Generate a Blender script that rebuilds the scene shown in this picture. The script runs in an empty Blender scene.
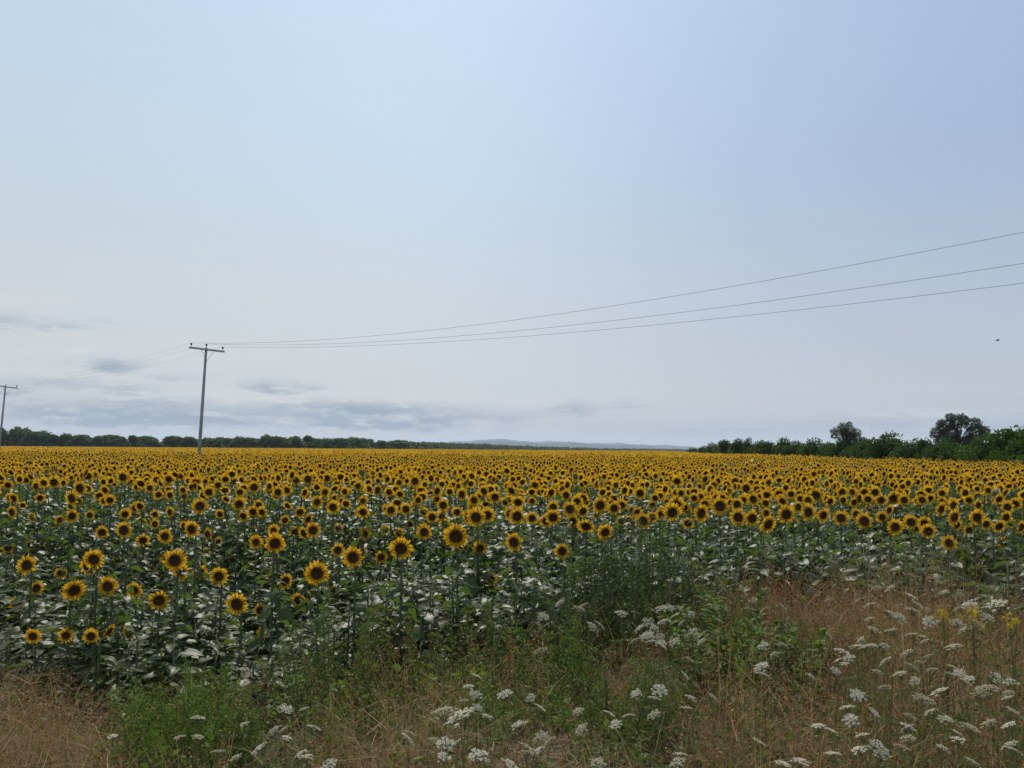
import bpy, math, random
import numpy as np
from mathutils import Matrix, Vector, Euler

R = math.radians
rng = np.random.default_rng(11)
random.seed(11)
scene = bpy.context.scene
col = scene.collection

# ------------------------------------------------------------------ camera
EYE = 2.45
F = 773.0
cam_d = bpy.data.cameras.new('camera')
cam_d.sensor_width = 36.0
cam_d.lens = 36.0 * F / 1024.0
cam_d.clip_start = 0.05
cam_d.clip_end = 40000
cam = bpy.data.objects.new('camera', cam_d)
col.objects.link(cam)
CM = Matrix.Rotation(R(90 + 4.8), 4, 'X') @ Matrix.Rotation(R(0.4), 4, 'Z')
CM = Matrix.Translation((0, 0, EYE)) @ CM
cam.matrix_world = CM
scene.camera = cam
C3 = np.array(CM.to_3x3())


def ray(px, py):
    v = C3 @ np.array([(px - 512) / F, (384 - py) / F, -1.0])
    return v / v[1]


def at(px, py, d):
    """world point seen at this pixel of the photo, d metres ahead"""
    v = ray(px, py) * d
    return np.array([v[0], v[1], v[2] + EYE])


def horizon(px):
    # image row of the horizon at this column
    lo, hi = 300, 600
    for _ in range(30):
        m = (lo + hi) / 2
        if ray(px, m)[2] > 0:
            lo = m
        else:
            hi = m
    return lo


# ------------------------------------------------------------------ materials
def nmat(name):
    m = bpy.data.materials.new(name)
    m.use_nodes = True
    nt = m.node_tree
    nt.nodes.clear()
    out = nt.nodes.new('ShaderNodeOutputMaterial')
    return m, nt, out


def ramp(nt, stops):
    r = nt.nodes.new('ShaderNodeValToRGB')
    el = r.color_ramp.elements
    while len(el) < len(stops):
        el.new(0.5)
    for e, (p, c) in zip(el, stops):
        e.position = p
        e.color = (*c, 1)
    return r


def leafy(name, stops, rough=0.5, spec=0.5, trans=0.3, transcol=None, coarse=0.0, nscale=3.0):
    """thin plant tissue: each loose piece takes its own colour from the ramp; light also passes through it"""
    m, nt, out = nmat(name)
    g = nt.nodes.new('ShaderNodeNewGeometry')
    rp = ramp(nt, stops)
    if coarse > 0:
        tc = nt.nodes.new('ShaderNodeTexCoord')
        nz = nt.nodes.new('ShaderNodeTexNoise')
        nz.inputs['Scale'].default_value = nscale
        nz.inputs['Detail'].default_value = 3
        nt.links.new(tc.outputs['Object'], nz.inputs['Vector'])
        st = nt.nodes.new('ShaderNodeMapRange')
        st.inputs['From Min'].default_value = 0.3
        st.inputs['From Max'].default_value = 0.7
        nt.links.new(nz.outputs['Fac'], st.inputs['Value'])
        mx = nt.nodes.new('ShaderNodeMix')
        mx.inputs['Factor'].default_value = coarse
        nt.links.new(g.outputs['Random Per Island'], mx.inputs['A'])
        nt.links.new(st.outputs['Result'], mx.inputs['B'])
        nt.links.new(mx.outputs['Result'], rp.inputs['Fac'])
    else:
        nt.links.new(g.outputs['Random Per Island'], rp.inputs['Fac'])
    b = nt.nodes.new('ShaderNodeBsdfPrincipled')
    b.inputs['Roughness'].default_value = rough
    b.inputs['Specular IOR Level'].default_value = spec
    nt.links.new(rp.outputs['Color'], b.inputs['Base Color'])
    t = nt.nodes.new('ShaderNodeBsdfTranslucent')
    if transcol:
        hs = nt.nodes.new('ShaderNodeMix')
        hs.data_type = 'RGBA'
        hs.blend_type = 'MULTIPLY'
        hs.inputs['Factor'].default_value = 1
        hs.inputs[7].default_value = (*transcol, 1)
        nt.links.new(rp.outputs['Color'], hs.inputs[6])
        nt.links.new(hs.outputs[2], t.inputs['Color'])
    else:
        nt.links.new(rp.outputs['Color'], t.inputs['Color'])
    mix = nt.nodes.new('ShaderNodeMixShader')
    mix.inputs['Fac'].default_value = trans
    nt.links.new(b.outputs[0], mix.inputs[1])
    nt.links.new(t.outputs[0], mix.inputs[2])
    nt.links.new(mix.outputs[0], out.inputs['Surface'])
    return m


def solid(name, stops, scale=6.0, rough=0.8, spec=0.3, bump=0.0, detail=5, stretch=(1, 1, 1), metallic=0.0):
    m, nt, out = nmat(name)
    tc = nt.nodes.new('ShaderNodeTexCoord')
    mp = nt.nodes.new('ShaderNodeMapping')
    mp.inputs['Scale'].default_value = stretch
    nz = nt.nodes.new('ShaderNodeTexNoise')
    nz.inputs['Scale'].default_value = scale
    nz.inputs['Detail'].default_value = detail
    rp = ramp(nt, stops)
    b = nt.nodes.new('ShaderNodeBsdfPrincipled')
    b.inputs['Roughness'].default_value = rough
    b.inputs['Specular IOR Level'].default_value = spec
    b.inputs['Metallic'].default_value = metallic
    nt.links.new(tc.outputs['Object'], mp.inputs['Vector'])
    nt.links.new(mp.outputs[0], nz.inputs['Vector'])
    nt.links.new(nz.outputs['Fac'], rp.inputs['Fac'])
    nt.links.new(rp.outputs['Color'], b.inputs['Base Color'])
    if bump:
        bp = nt.nodes.new('ShaderNodeBump')
        bp.inputs['Strength'].default_value = bump
        nt.links.new(nz.outputs['Fac'], bp.inputs['Height'])
        nt.links.new(bp.outputs[0], b.inputs['Normal'])
    nt.links.new(b.outputs[0], out.inputs['Surface'])
    return m


M_leaf = leafy('sunflower_leaf', [(0.0, (0.060, 0.080, 0.026)), (0.5, (0.092, 0.112, 0.037)), (0.92, (0.122, 0.138, 0.048)), (1.0, (0.20, 0.165, 0.05))],
               rough=0.45, spec=0.34, trans=0.42, transcol=(1.0, 1.3, 0.45), coarse=0.35, nscale=1.2)
M_stem = solid('sunflower_stem', [(0.3, (0.085, 0.115, 0.048)), (0.7, (0.13, 0.15, 0.07))], 12, 0.7, 0.2)
M_petal = leafy('petal', [(0.0, (0.49, 0.212, 0.010)), (0.35, (0.69, 0.365, 0.015)), (1.0, (0.85, 0.53, 0.036))], rough=0.6, spec=0.15, trans=0.42)
M_disc = solid('flower_disc', [(0.3, (0.040, 0.019, 0.010)), (0.55, (0.080, 0.035, 0.014)), (0.8, (0.17, 0.07, 0.02))], 60, 0.85, 0.15, 0.6)
def disc_mat():
    m, nt, out = nmat('flower_disc_rim')
    tc = nt.nodes.new('ShaderNodeTexCoord')
    ln = nt.nodes.new('ShaderNodeVectorMath'); ln.operation = 'LENGTH'
    nt.links.new(tc.outputs['Object'], ln.inputs[0])
    nz = nt.nodes.new('ShaderNodeTexNoise'); nz.inputs['Scale'].default_value = 140; nz.inputs['Detail'].default_value = 4
    nt.links.new(tc.outputs['Object'], nz.inputs['Vector'])
    ad = nt.nodes.new('ShaderNodeMath'); ad.operation = 'MULTIPLY_ADD'
    ad.inputs[1].default_value = 0.22; nt.links.new(nz.outputs['Fac'], ad.inputs[0])
    sc_ = nt.nodes.new('ShaderNodeMath'); sc_.operation = 'MULTIPLY_ADD'; sc_.inputs[1].default_value = 15.5; sc_.inputs[2].default_value = -0.11
    nt.links.new(ln.outputs['Value'], sc_.inputs[0]); nt.links.new(sc_.outputs[0], ad.inputs[2])
    rp = ramp(nt, [(0.0, (0.075, 0.045, 0.015)), (0.22, (0.055, 0.028, 0.012)), (0.5, (0.045, 0.020, 0.010)), (0.72, (0.085, 0.036, 0.012)), (0.95, (0.26, 0.11, 0.018))])
    nt.links.new(ad.outputs[0], rp.inputs['Fac'])
    b = nt.nodes.new('ShaderNodeBsdfPrincipled'); b.inputs['Roughness'].default_value = 0.85; b.inputs['Specular IOR Level'].default_value = 0.15
    nt.links.new(rp.outputs['Color'], b.inputs['Base Color'])
    bp = nt.nodes.new('ShaderNodeBump'); bp.inputs['Strength'].default_value = 0.7; bp.inputs['Distance'].default_value = 0.004
    nt.links.new(nz.outputs['Fac'], bp.inputs['Height']); nt.links.new(bp.outputs[0], b.inputs['Normal'])
    nt.links.new(b.outputs[0], out.inputs['Surface'])
    return m


M_discrim = disc_mat()
M_bract = leafy('bract', [(0, (0.05, 0.085, 0.025)), (1, (0.09, 0.12, 0.04))], 0.6, 0.3, 0.3)
M_dry = leafy('dry_grass', [(0.0, (0.115, 0.056, 0.022)), (0.3, (0.225, 0.130, 0.052)), (0.65, (0.38, 0.245, 0.108)), (1.0, (0.66, 0.50, 0.27))],
              rough=0.7, spec=0.12, trans=0.35, coarse=0.45, nscale=0.9)
M_rust = leafy('rusty_panicle', [(0.0, (0.145, 0.054, 0.026)), (0.5, (0.29, 0.128, 0.060)), (1.0, (0.44, 0.245, 0.12))], 0.8, 0.1, 0.3)
M_green = leafy('weed_leaf', [(0.0, (0.055, 0.080, 0.022)), (0.5, (0.10, 0.135, 0.036)), (1.0, (0.15, 0.17, 0.045))], 0.6, 0.18, 0.4, (1.1, 1.3, 0.5))
M_bright = leafy('bright_weed_leaf', [(0.0, (0.065, 0.105, 0.020)), (0.5, (0.115, 0.170, 0.032)), (1.0, (0.19, 0.225, 0.05))], 0.6, 0.18, 0.42, (1.0, 1.3, 0.5))
M_dark = leafy('dark_weed_leaf', [(0.0, (0.034, 0.060, 0.022)), (0.6, (0.062, 0.092, 0.034)), (1.0, (0.13, 0.14, 0.06))], 0.55, 0.22, 0.35, (1.0, 1.2, 0.5))
M_white = leafy('white_umbel', [(0.0, (0.48, 0.43, 0.29)), (0.5, (0.63, 0.58, 0.42)), (1.0, (0.76, 0.71, 0.55))], 0.7, 0.2, 0.3)
M_cream = leafy('faded_umbel', [(0.0, (0.36, 0.31, 0.18)), (0.5, (0.52, 0.47, 0.31)), (1.0, (0.64, 0.60, 0.44))], 0.7, 0.2, 0.3)
M_yellow = leafy('yellow_blossom', [(0.0, (0.42, 0.28, 0.01)), (1.0, (0.66, 0.48, 0.02))], 0.6, 0.2, 0.35)
M_gstem = solid('weed_stem', [(0.3, (0.09, 0.10, 0.035)), (0.7, (0.19, 0.17, 0.075))], 9, 0.8, 0.15)
M_tree = leafy('tree_leaf', [(0.0, (0.044, 0.072, 0.024)), (0.6, (0.070, 0.106, 0.034)), (1.0, (0.11, 0.14, 0.046))], 0.65, 0.12, 0.38, (1.1, 1.25, 0.5), coarse=0.5, nscale=0.6)
M_treegrey = leafy('grey_tree_leaf', [(0.0, (0.072, 0.088, 0.052)), (0.6, (0.105, 0.122, 0.074)), (1.0, (0.155, 0.165, 0.10))], 0.6, 0.3, 0.35, coarse=0.4, nscale=0.6)
M_treelight = leafy('light_tree_leaf', [(0.0, (0.045, 0.080, 0.020)), (0.6, (0.075, 0.120, 0.030)), (1.0, (0.12, 0.155, 0.045))], 0.65, 0.12, 0.35, (1.1, 1.3, 0.5), coarse=0.5, nscale=0.6)
M_bark = solid('bark', [(0.3, (0.035, 0.028, 0.02)), (0.7, (0.10, 0.082, 0.062))], 5, 0.9, 0.2, 0.5, stretch=(1, 1, 0.2))
M_pole = solid('pole_concrete', [(0.3, (0.28, 0.27, 0.255)), (0.7, (0.40, 0.39, 0.37))], 3, 0.85, 0.2, 0.2, stretch=(3, 3, 0.4))
M_arm = solid('galvanised_steel', [(0.3, (0.34, 0.33, 0.32)), (0.7, (0.46, 0.45, 0.44))], 8, 0.7, 0.3)
M_ins = solid('brown_porcelain', [(0.3, (0.04, 0.025, 0.02)), (0.7, (0.07, 0.04, 0.03))], 8, 0.25, 0.5)
M_wire = solid('cable_metal', [(0.3, (0.16, 0.165, 0.18)), (0.7, (0.22, 0.225, 0.24))], 1, 0.7, 0.3)
M_bird = solid('dark_feathers', [(0.3, (0.02, 0.02, 0.022)), (0.7, (0.05, 0.05, 0.055))], 30, 0.7, 0.3)
M_hill = solid('far_hill', [(0.35, (0.020, 0.034, 0.034)), (0.65, (0.036, 0.05, 0.046))], 0.004, 0.95, 0.1)
M_soil = None


def ground_mat():
    m, nt, out = nmat('field_soil')
    tc = nt.nodes.new('ShaderNodeTexCoord')
    a = nt.nodes.new('ShaderNodeTexNoise'); a.inputs['Scale'].default_value = 1.3; a.inputs['Detail'].default_value = 9
    b = nt.nodes.new('ShaderNodeTexNoise'); b.inputs['Scale'].default_value = 14; b.inputs['Detail'].default_value = 8
    for n in (a, b):
        nt.links.new(tc.outputs['Object'], n.inputs['Vector'])
    r1 = ramp(nt, [(0.3, (0.055, 0.038, 0.024)), (0.5, (0.11, 0.078, 0.052)), (0.7, (0.16, 0.12, 0.085))])
    nt.links.new(b.outputs['Fac'], r1.inputs['Fac'])
    r2 = ramp(nt, [(0.35, (0.0, 0.0, 0.0)), (0.62, (1, 1, 1))])
    nt.links.new(a.outputs['Fac'], r2.inputs['Fac'])
    mx = nt.nodes.new('ShaderNodeMix'); mx.data_type = 'RGBA'
    mx.inputs[7].default_value = (0.04, 0.05, 0.018, 1)
    nt.links.new(r2.outputs['Color'], mx.inputs['Factor'])
    nt.links.new(r1.outputs['Color'], mx.inputs[6])
    p = nt.nodes.new('ShaderNodeBsdfPrincipled'); p.inputs['Roughness'].default_value = 0.95
    p.inputs['Specular IOR Level'].default_value = 0.1
    bp = nt.nodes.new('ShaderNodeBump'); bp.inputs['Strength'].default_value = 0.8; bp.inputs['Distance'].default_value = 0.05
    nt.links.new(b.outputs['Fac'], bp.inputs['Height'])
    nt.links.new(bp.outputs[0], p.inputs['Normal'])
    nt.links.new(mx.outputs[2], p.inputs['Base Color'])
    nt.links.new(p.outputs[0], out.inputs['Surface'])
    return m


# ------------------------------------------------------------------ mesh kit (numpy triangles)
class T:
    """triangle soup template: verts, tris, material index per tri"""
    def __init__(s, V=None, F_=None, m=None):
        s.V = np.zeros((0, 3)) if V is None else np.asarray(V, float).reshape(-1, 3)
        s.F = np.zeros((0, 3), int) if F_ is None else np.asarray(F_, int).reshape(-1, 3)
        s.m = np.zeros(len(s.F), int) if m is None else (np.full(len(s.F), m) if np.isscalar(m) else np.asarray(m))

    def xf(s, M=None, t=(0, 0, 0), sc=1.0):
        V = s.V * sc
        if M is not None:
            V = V @ np.asarray(M).T
        return T(V + np.asarray(t), s.F, s.m)


def join(parts):
    V, Fs, ms, n = [], [], [], 0
    for p in parts:
        V.append(p.V); Fs.append(p.F + n); ms.append(p.m); n += len(p.V)
    if not V:
        return T()
    return T(np.concatenate(V), np.concatenate(Fs), np.concatenate(ms))


def spread(tp, Ms, ts):
    """many copies of one template: Ms (K,3,3), ts (K,3)"""
    K = len(ts)
    if K == 0:
        return T()
    V = np.einsum('kij,nj->kni', Ms, tp.V) + ts[:, None, :]
    Fa = tp.F[None] + (np.arange(K) * len(tp.V))[:, None, None]
    return T(V.reshape(-1, 3), Fa.reshape(-1, 3), np.tile(tp.m, K))


def mesh_of(name, tp, mats, smooth=True):
    me = bpy.data.meshes.new(name)
    nv, nf = len(tp.V), len(tp.F)
    me.vertices.add(nv)
    me.vertices.foreach_set('co', np.ascontiguousarray(tp.V, np.float32).ravel())
    me.loops.add(nf * 3)
    me.loops.foreach_set('vertex_index', np.ascontiguousarray(tp.F, np.int32).ravel())
    me.polygons.add(nf)
    me.polygons.foreach_set('loop_start', np.arange(0, nf * 3, 3, dtype=np.int32))
    me.polygons.foreach_set('material_index', np.ascontiguousarray(tp.m, np.int32))
    me.polygons.foreach_set('use_smooth', np.full(nf, smooth))
    me.update(calc_edges=True)
    for m in mats:
        me.materials.append(m)
    return me


def ob(name, me, parent=None, loc=(0, 0, 0), rot=(0, 0, 0), sc=1.0):
    o = bpy.data.objects.new(name, me)
    col.objects.link(o)
    o.location = loc
    o.rotation_euler = rot
    o.scale = (sc, sc, sc) if np.isscalar(sc) else sc
    if parent is not None:
        o.parent = parent
    return o


def thing(name, loc, label, cat, group=None, rz=0.0):
    o = ob(name, None, None, loc, (0, 0, rz))
    o.empty_display_size = 0.1
    return tag(o, label, cat, group)


def tag(o, label=None, cat=None, group=None, kind=None):
    if label: o['label'] = label
    if cat: o['category'] = cat
    if group: o['group'] = group
    if kind: o['kind'] = kind
    return o


def rotz(a):
    a = np.atleast_1d(a); c, s = np.cos(a), np.sin(a); z = np.zeros_like(a); o = np.ones_like(a)
    return np.stack([np.stack([c, -s, z], -1), np.stack([s, c, z], -1), np.stack([z, z, o], -1)], -2)


def rotx(a):
    a = np.atleast_1d(a); c, s = np.cos(a), np.sin(a); z = np.zeros_like(a); o = np.ones_like(a)
    return np.stack([np.stack([o, z, z], -1), np.stack([z, c, -s], -1), np.stack([z, s, c], -1)], -2)


def roty(a):
    a = np.atleast_1d(a); c, s = np.cos(a), np.sin(a); z = np.zeros_like(a); o = np.ones_like(a)
    return np.stack([np.stack([c, z, s], -1), np.stack([z, o, z], -1), np.stack([-s, z, c], -1)], -2)


def tube(pts, rad, n=6, m=0, cap=True):
    pts = np.asarray(pts, float)
    rad = np.full(len(pts), rad) if np.isscalar(rad) else np.asarray(rad, float)
    V, Fs = [], []
    for i, p in enumerate(pts):
        d = pts[min(i + 1, len(pts) - 1)] - pts[max(i - 1, 0)]
        d = d / (np.linalg.norm(d) + 1e-9)
        a = np.cross(d, [0, 0, 1]) if abs(d[2]) < 0.9 else np.cross(d, [1, 0, 0])
        a /= np.linalg.norm(a)
        b = np.cross(d, a)
        th = np.arange(n) * 2 * np.pi / n
        V.append(p + rad[i] * (np.cos(th)[:, None] * a + np.sin(th)[:, None] * b))
    for i in range(len(pts) - 1):
        for k in range(n):
            a, b = i * n + k, i * n + (k + 1) % n
            Fs += [(a, b, b + n), (a, b + n, a + n)]
    V = np.concatenate(V)
    if cap:
        c0 = len(V)
        V = np.concatenate([V, pts[:1], pts[-1:]])
        L = (len(pts) - 1) * n
        for k in range(n):
            Fs.append((c0, (k + 1) % n, k))
            Fs.append((c0 + 1, L + k, L + (k + 1) % n))
    return T(V, Fs, m)


def grid_faces(nu, nv):
    Fs = []
    for i in range(nu - 1):
        for j in range(nv - 1):
            a = i * nv + j
            Fs += [(a, a + nv, a + nv + 1), (a, a + nv + 1, a + 1)]
    return Fs


def box(x0, x1, y0, y1, z0, z1, m=0):
    V = [(x, y, z) for x in (x0, x1) for y in (y0, y1) for z in (z0, z1)]
    q = [(0, 1, 3, 2), (4, 6, 7, 5), (0, 4, 5, 1), (2, 3, 7, 6), (0, 2, 6, 4), (1, 5, 7, 3)]
    Fs = []
    for a, b, c, d in q:
        Fs += [(a, b, c), (a, c, d)]
    return T(V, Fs, m)


def blade(length, width, a0, a1, nl=6, nw=5, fold=0.25, heart=True, rnd=random, m=0, curl=0.0):
    """leaf along +x from the origin; a0, a1: slope at base and tip in radians; heart-shaped outline"""
    V = []
    x = z = 0.0
    step = length / (nl - 1)
    for i in range(nl):
        u = i / (nl - 1)
        w = (math.sin(math.pi * (0.10 + 0.90 * u) ** 0.62) if heart else math.sin(math.pi * (0.05 + 0.95 * u) ** 0.8)) * width / 2
        w = max(w, 0.0)
        if i == nl - 1:
            w = 0.0015
        a = a0 + (a1 - a0) * u
        wob = rnd.uniform(-1, 1) * 0.07 * width
        for j in range(nw):
            v = (j / (nw - 1)) * 2 - 1
            back = -0.12 * length * abs(v) ** 1.5 if heart and u < 0.3 else 0.0
            zz = z + abs(v) * w * fold - curl * v * v * w + wob * (abs(v) > 0.5)
            V.append((x + back, v * w, zz))
        x += step * math.cos(a); z += step * math.sin(a)
    return T(V, grid_faces(nl, nw), m)


# ------------------------------------------------------------------ sunflower templates
def leaf_on_stem(L, ang, h, rnd, nl=6, nw=5, m=0, pet=True, stemr=0.012):
    up = rnd.uniform(0.35, 0.75)
    pl = L * rnd.uniform(0.35, 0.6)
    b = blade(L * 1.1, L * rnd.uniform(0.5, 0.8), rnd.uniform(-0.25, 0.25), rnd.uniform(-1.25, -0.25), nl, nw, rnd.uniform(0.2, 0.75), True, rnd, m, rnd.uniform(0, 0.4))
    tw = rotx(rnd.uniform(-0.45, 0.45))[0]
    e = np.array([stemr + pl * math.cos(up), 0, pl * math.sin(up)])
    parts = [b.xf(tw, e)]
    if pet:
        parts.append(tube([(0, 0, 0), e * 0.55 + np.array([0, 0, 0.01]), e + np.array([L * 0.12, 0, 0.0])], [0.006, 0.0045, 0.003], 4, m, False))
    return join(parts).xf(rotz(ang)[0], (0, 0, h))


def make_foliage(h, n, rnd, nl=6, nw=5, Ls=0.21):
    parts = []
    a = rnd.uniform(0, 6)
    for i in range(n):
        u = i / (n - 1)
        z = h * (0.12 + 0.82 * u)
        L = Ls * (0.62 + 0.55 * math.sin(math.pi * min(1, 0.22 + 0.62 * u))) * rnd.uniform(0.8, 1.15)
        if u > 0.8:
            L *= 0.78
        parts.append(leaf_on_stem(L, a, z, rnd, nl, nw))
        a += 2.4 + rnd.uniform(-0.35, 0.35)
    return join(parts)


def make_stem(rnd, n=6):
    """unit stem: goes from 0 to z=1, then the neck bends forward (-y)"""
    pts = [(0, 0, -0.04), (rnd.uniform(-.008, .008), 0, 0.35), (rnd.uniform(-.012, .012), 0.01, 0.7), (0, 0.008, 0.93), (0, -0.012, 0.985), (0, -0.038, 1.0)]
    return tube(pts, [0.0125, 0.0115, 0.010, 0.0085, 0.008, 0.010], n)


def make_petals(rnd, n=30, r0=0.05, r1=0.10, seg=4, wid=0.022):
    """ring of ray florets in the xz plane, facing -y"""
    parts = []
    for k in range(n):
        th = 2 * math.pi * (k + rnd.uniform(-0.3, 0.3)) / n
        L = (r1 - r0 + 0.008) * rnd.uniform(0.66, 1.2)
        w = wid * rnd.uniform(0.8, 1.15)
        lay = k % 2
        lift = rnd.uniform(-0.7, 0.95) + (0.2 if lay else 0)
        V = []
        for i in range(seg):
            u = i / (seg - 1)
            hw = w / 2 * (0.55 + 0.9 * u if u < 0.5 else 1.0) * (1 if u < 0.55 else max(0.06, 1 - ((u - 0.55) / 0.45) ** 1.6))
            fwd = -0.004 - 0.004 * lay - L * 0.35 * lift * u + L * 0.25 * u * u * (lift + 0.2)
            for v, dz in ((-1, 0.0), (0, 0.003), (1, 0.0)):
                V.append((r0 - 0.006 + L * u, fwd + dz, v * hw))
        b = T(V, grid_faces(seg, 3), 0)
        parts.append(b.xf(roty(-th)[0]))
    return join(parts)


def make_disc(rnd, r=0.052, rings=6, n=22):
    V = [(0, -0.006, 0)]
    Fs = []
    prof = [(0.25, 0.007), (0.5, 0.012), (0.72, 0.016), (0.88, 0.015), (1.0, 0.006), (1.0, -0.006)]
    for (u, f) in prof:
        for k in range(n):
            th = 2 * math.pi * k / n
            rr = r * u * (1 + rnd.uniform(-0.02, 0.02))
            V.append((rr * math.cos(th), -f + rnd.uniform(-0.0012, 0.0012), rr * math.sin(th)))
    for k in range(n):
        Fs.append((0, 1 + (k + 1) % n, 1 + k))
    for i in range(len(prof) - 1):
        for k in range(n):
            a, b = 1 + i * n + k, 1 + i * n + (k + 1) % n
            Fs += [(a, b, b + n), (a, b + n, a + n)]
    return T(V, Fs, 0)


def make_receptacle(rnd, r=0.057, n=16):
    """green cup behind the disc, with pointed bracts"""
    parts = []
    prof = [(0.012, 0.046), (0.03, 0.038), (0.048, 0.022), (0.056, 0.004)]
    V, Fs = [], []
    for (rr, y) in prof:
        for k in range(n):
            th = 2 * math.pi * k / n
            V.append((rr * math.cos(th), y, rr * math.sin(th)))
    for i in range(len(prof) - 1):
        for k in range(n):
            a, b = i * n + k, i * n + (k + 1) % n
            Fs += [(a, b, b + n), (a, b + n, a + n)]
    parts.append(T(V, Fs, 0))
    for k in range(n):
        th = 2 * math.pi * (k + rnd.uniform(-.2, .2)) / n
        L = rnd.uniform(0.024, 0.038)
        Vb = [(r - 0.012, 0.012, -0.010), (r - 0.012, 0.012, 0.010), (r + L * 0.5, 0.006, 0.007), (r + L * 0.5, 0.006, -0.007), (r + L, 0.012 + rnd.uniform(0, 0.012), 0)]
        parts.append(T(Vb, [(0, 1, 2), (0, 2, 3), (3, 2, 4)], 0).xf(roty(-th)[0]))
    return join(parts)


# materials of the mass field: 0 leaf 1 stem 2 petal 3 disc 4 bract
FIELD_MATS = [M_leaf, M_stem, M_petal, M_disc, M_bract]


def with_mat(t, m):
    return T(t.V, t.F, m)


def lod_head(rnd, lod):
    parts = []
    if lod == 1:
        n = 17
        V, Fs = [], []
        for k in range(n):
            th = 2 * math.pi * (k + rnd.uniform(-.25, .25)) / n
            L = rnd.uniform(0.085, 0.112); w = 0.017
            c, s = math.cos(th), math.sin(th)
            f = rnd.uniform(-0.018, 0.008)
            for (r_, t_) in ((0.045, -w * .7), (0.045, w * .7), (L * 0.72, w), (L * 0.72, -w), (L, 0)):
                V.append((r_ * c - t_ * s, -0.003 + f * (r_ / 0.1) - 0.003 * (k % 2), r_ * s + t_ * c))
            b = len(V) - 5
            Fs += [(b, b + 1, b + 2), (b, b + 2, b + 3), (b + 3, b + 2, b + 4)]
        parts.append(T(V, Fs, 2))
        nd = 11
        V = [(0, -0.010, 0)] + [(0.034 * math.cos(t), -0.016, 0.034 * math.sin(t)) for t in np.arange(nd) * 2 * np.pi / nd] + \
            [(0.050 * math.cos(t), -0.008, 0.050 * math.sin(t)) for t in np.arange(nd) * 2 * np.pi / nd]
        Fs = []
        for k in range(nd):
            a, b = 1 + k, 1 + (k + 1) % nd
            Fs += [(0, b, a), (a, b, b + nd), (a, b + nd, a + nd)]
        parts.append(T(V, Fs, 3))
        nb = 9
        V = [(0, 0.04, 0)] + [(0.066 * math.cos(t), 0.004, 0.066 * math.sin(t)) for t in np.arange(nb) * 2 * np.pi / nb]
        parts.append(T(V, [(0, 1 + k, 1 + (k + 1) % nb) for k in range(nb)], 4))
    elif lod == 2:
        n = 12
        V, Fs = [], []
        for k in range(n):
            t = 2 * math.pi * (k + rnd.uniform(-.2, .2)) / n
            for dt, r_ in ((-0.24, 0.05), (0.24, 0.05), (0.12, 0.085), (-0.12, 0.085), (0, rnd.uniform(0.095, 0.112))):
                V.append((r_ * math.cos(t + dt), -0.002 + rnd.uniform(-0.01, 0.004), r_ * math.sin(t + dt)))
            b = len(V) - 5
            Fs += [(b, b + 1, b + 2), (b, b + 2, b + 3), (b + 3, b + 2, b + 4)]
        parts.append(T(V, Fs, 2))
        nd = 8
        V = [(0, -0.018, 0)] + [(0.051 * math.cos(t), -0.012, 0.051 * math.sin(t)) for t in np.arange(nd) * 2 * np.pi / nd]
        parts.append(T(V, [(0, 1 + (k + 1) % nd, 1 + k) for k in range(nd)], 3))
        V = [(0, 0.035, 0)] + [(0.06 * math.cos(t), 0.004, 0.06 * math.sin(t)) for t in np.arange(6) * 2 * np.pi / 6]
        parts.append(T(V, [(0, 1 + k, 1 + (k + 1) % 6) for k in range(6)], 4))
    else:
        n = 9
        V = [(0, 0.0, 0)] + [(r_ * math.cos(t), 0.002 * (i % 2), r_ * math.sin(t)) for i, (t, r_) in enumerate((2 * np.pi * k / n, rnd.uniform(0.088, 0.108)) for k in range(n))]
        parts.append(T(V, [(0, 1 + (k + 1) % n, 1 + k) for k in range(n)], 2))
        V = [(0.048 * math.cos(t), -0.012, 0.048 * math.sin(t)) for t in np.arange(6) * 2 * np.pi / 6]
        parts.append(T(V, [(0, 2, 1), (0, 3, 2), (0, 4, 3), (0, 5, 4)], 3))
    return join(parts)


def lod_leaves(rnd, lod, n, Ls=0.22):
    """unit-height foliage: z 0..1 spans the plant"""
    parts = []
    a = rnd.uniform(0, 6)
    for i in range(n):
        u = i / (n - 1)
        z = 0.25 + 0.68 * u if lod > 1 else 0.15 + 0.78 * u
        L = Ls * rnd.uniform(0.8, 1.2) * (1.0 if u < 0.85 else 0.7)
        if lod == 1:
            t = leaf_on_stem(L, a, 0, rnd, 4, 3, 0, False)
        else:
            s = rnd.uniform(-0.9, -0.2)
            o_ = L * 0.35
            V = [(o_, 0, 0.05), (o_ + L * 0.45, -L * 0.40, 0.05 + L * 0.05), (o_ + L * 0.45, L * 0.40, 0.05 + L * 0.05), (o_ + L, 0, 0.05 + L * s)]
            t = T(V, [(0, 1, 2), (1, 3, 2)], 0).xf(rotz(a)[0])
        t.V[:, 2] += z * 1.0
        parts.append((t, z))
        a += 2.4 + rnd.uniform(-.4, .4)
    return parts


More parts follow.
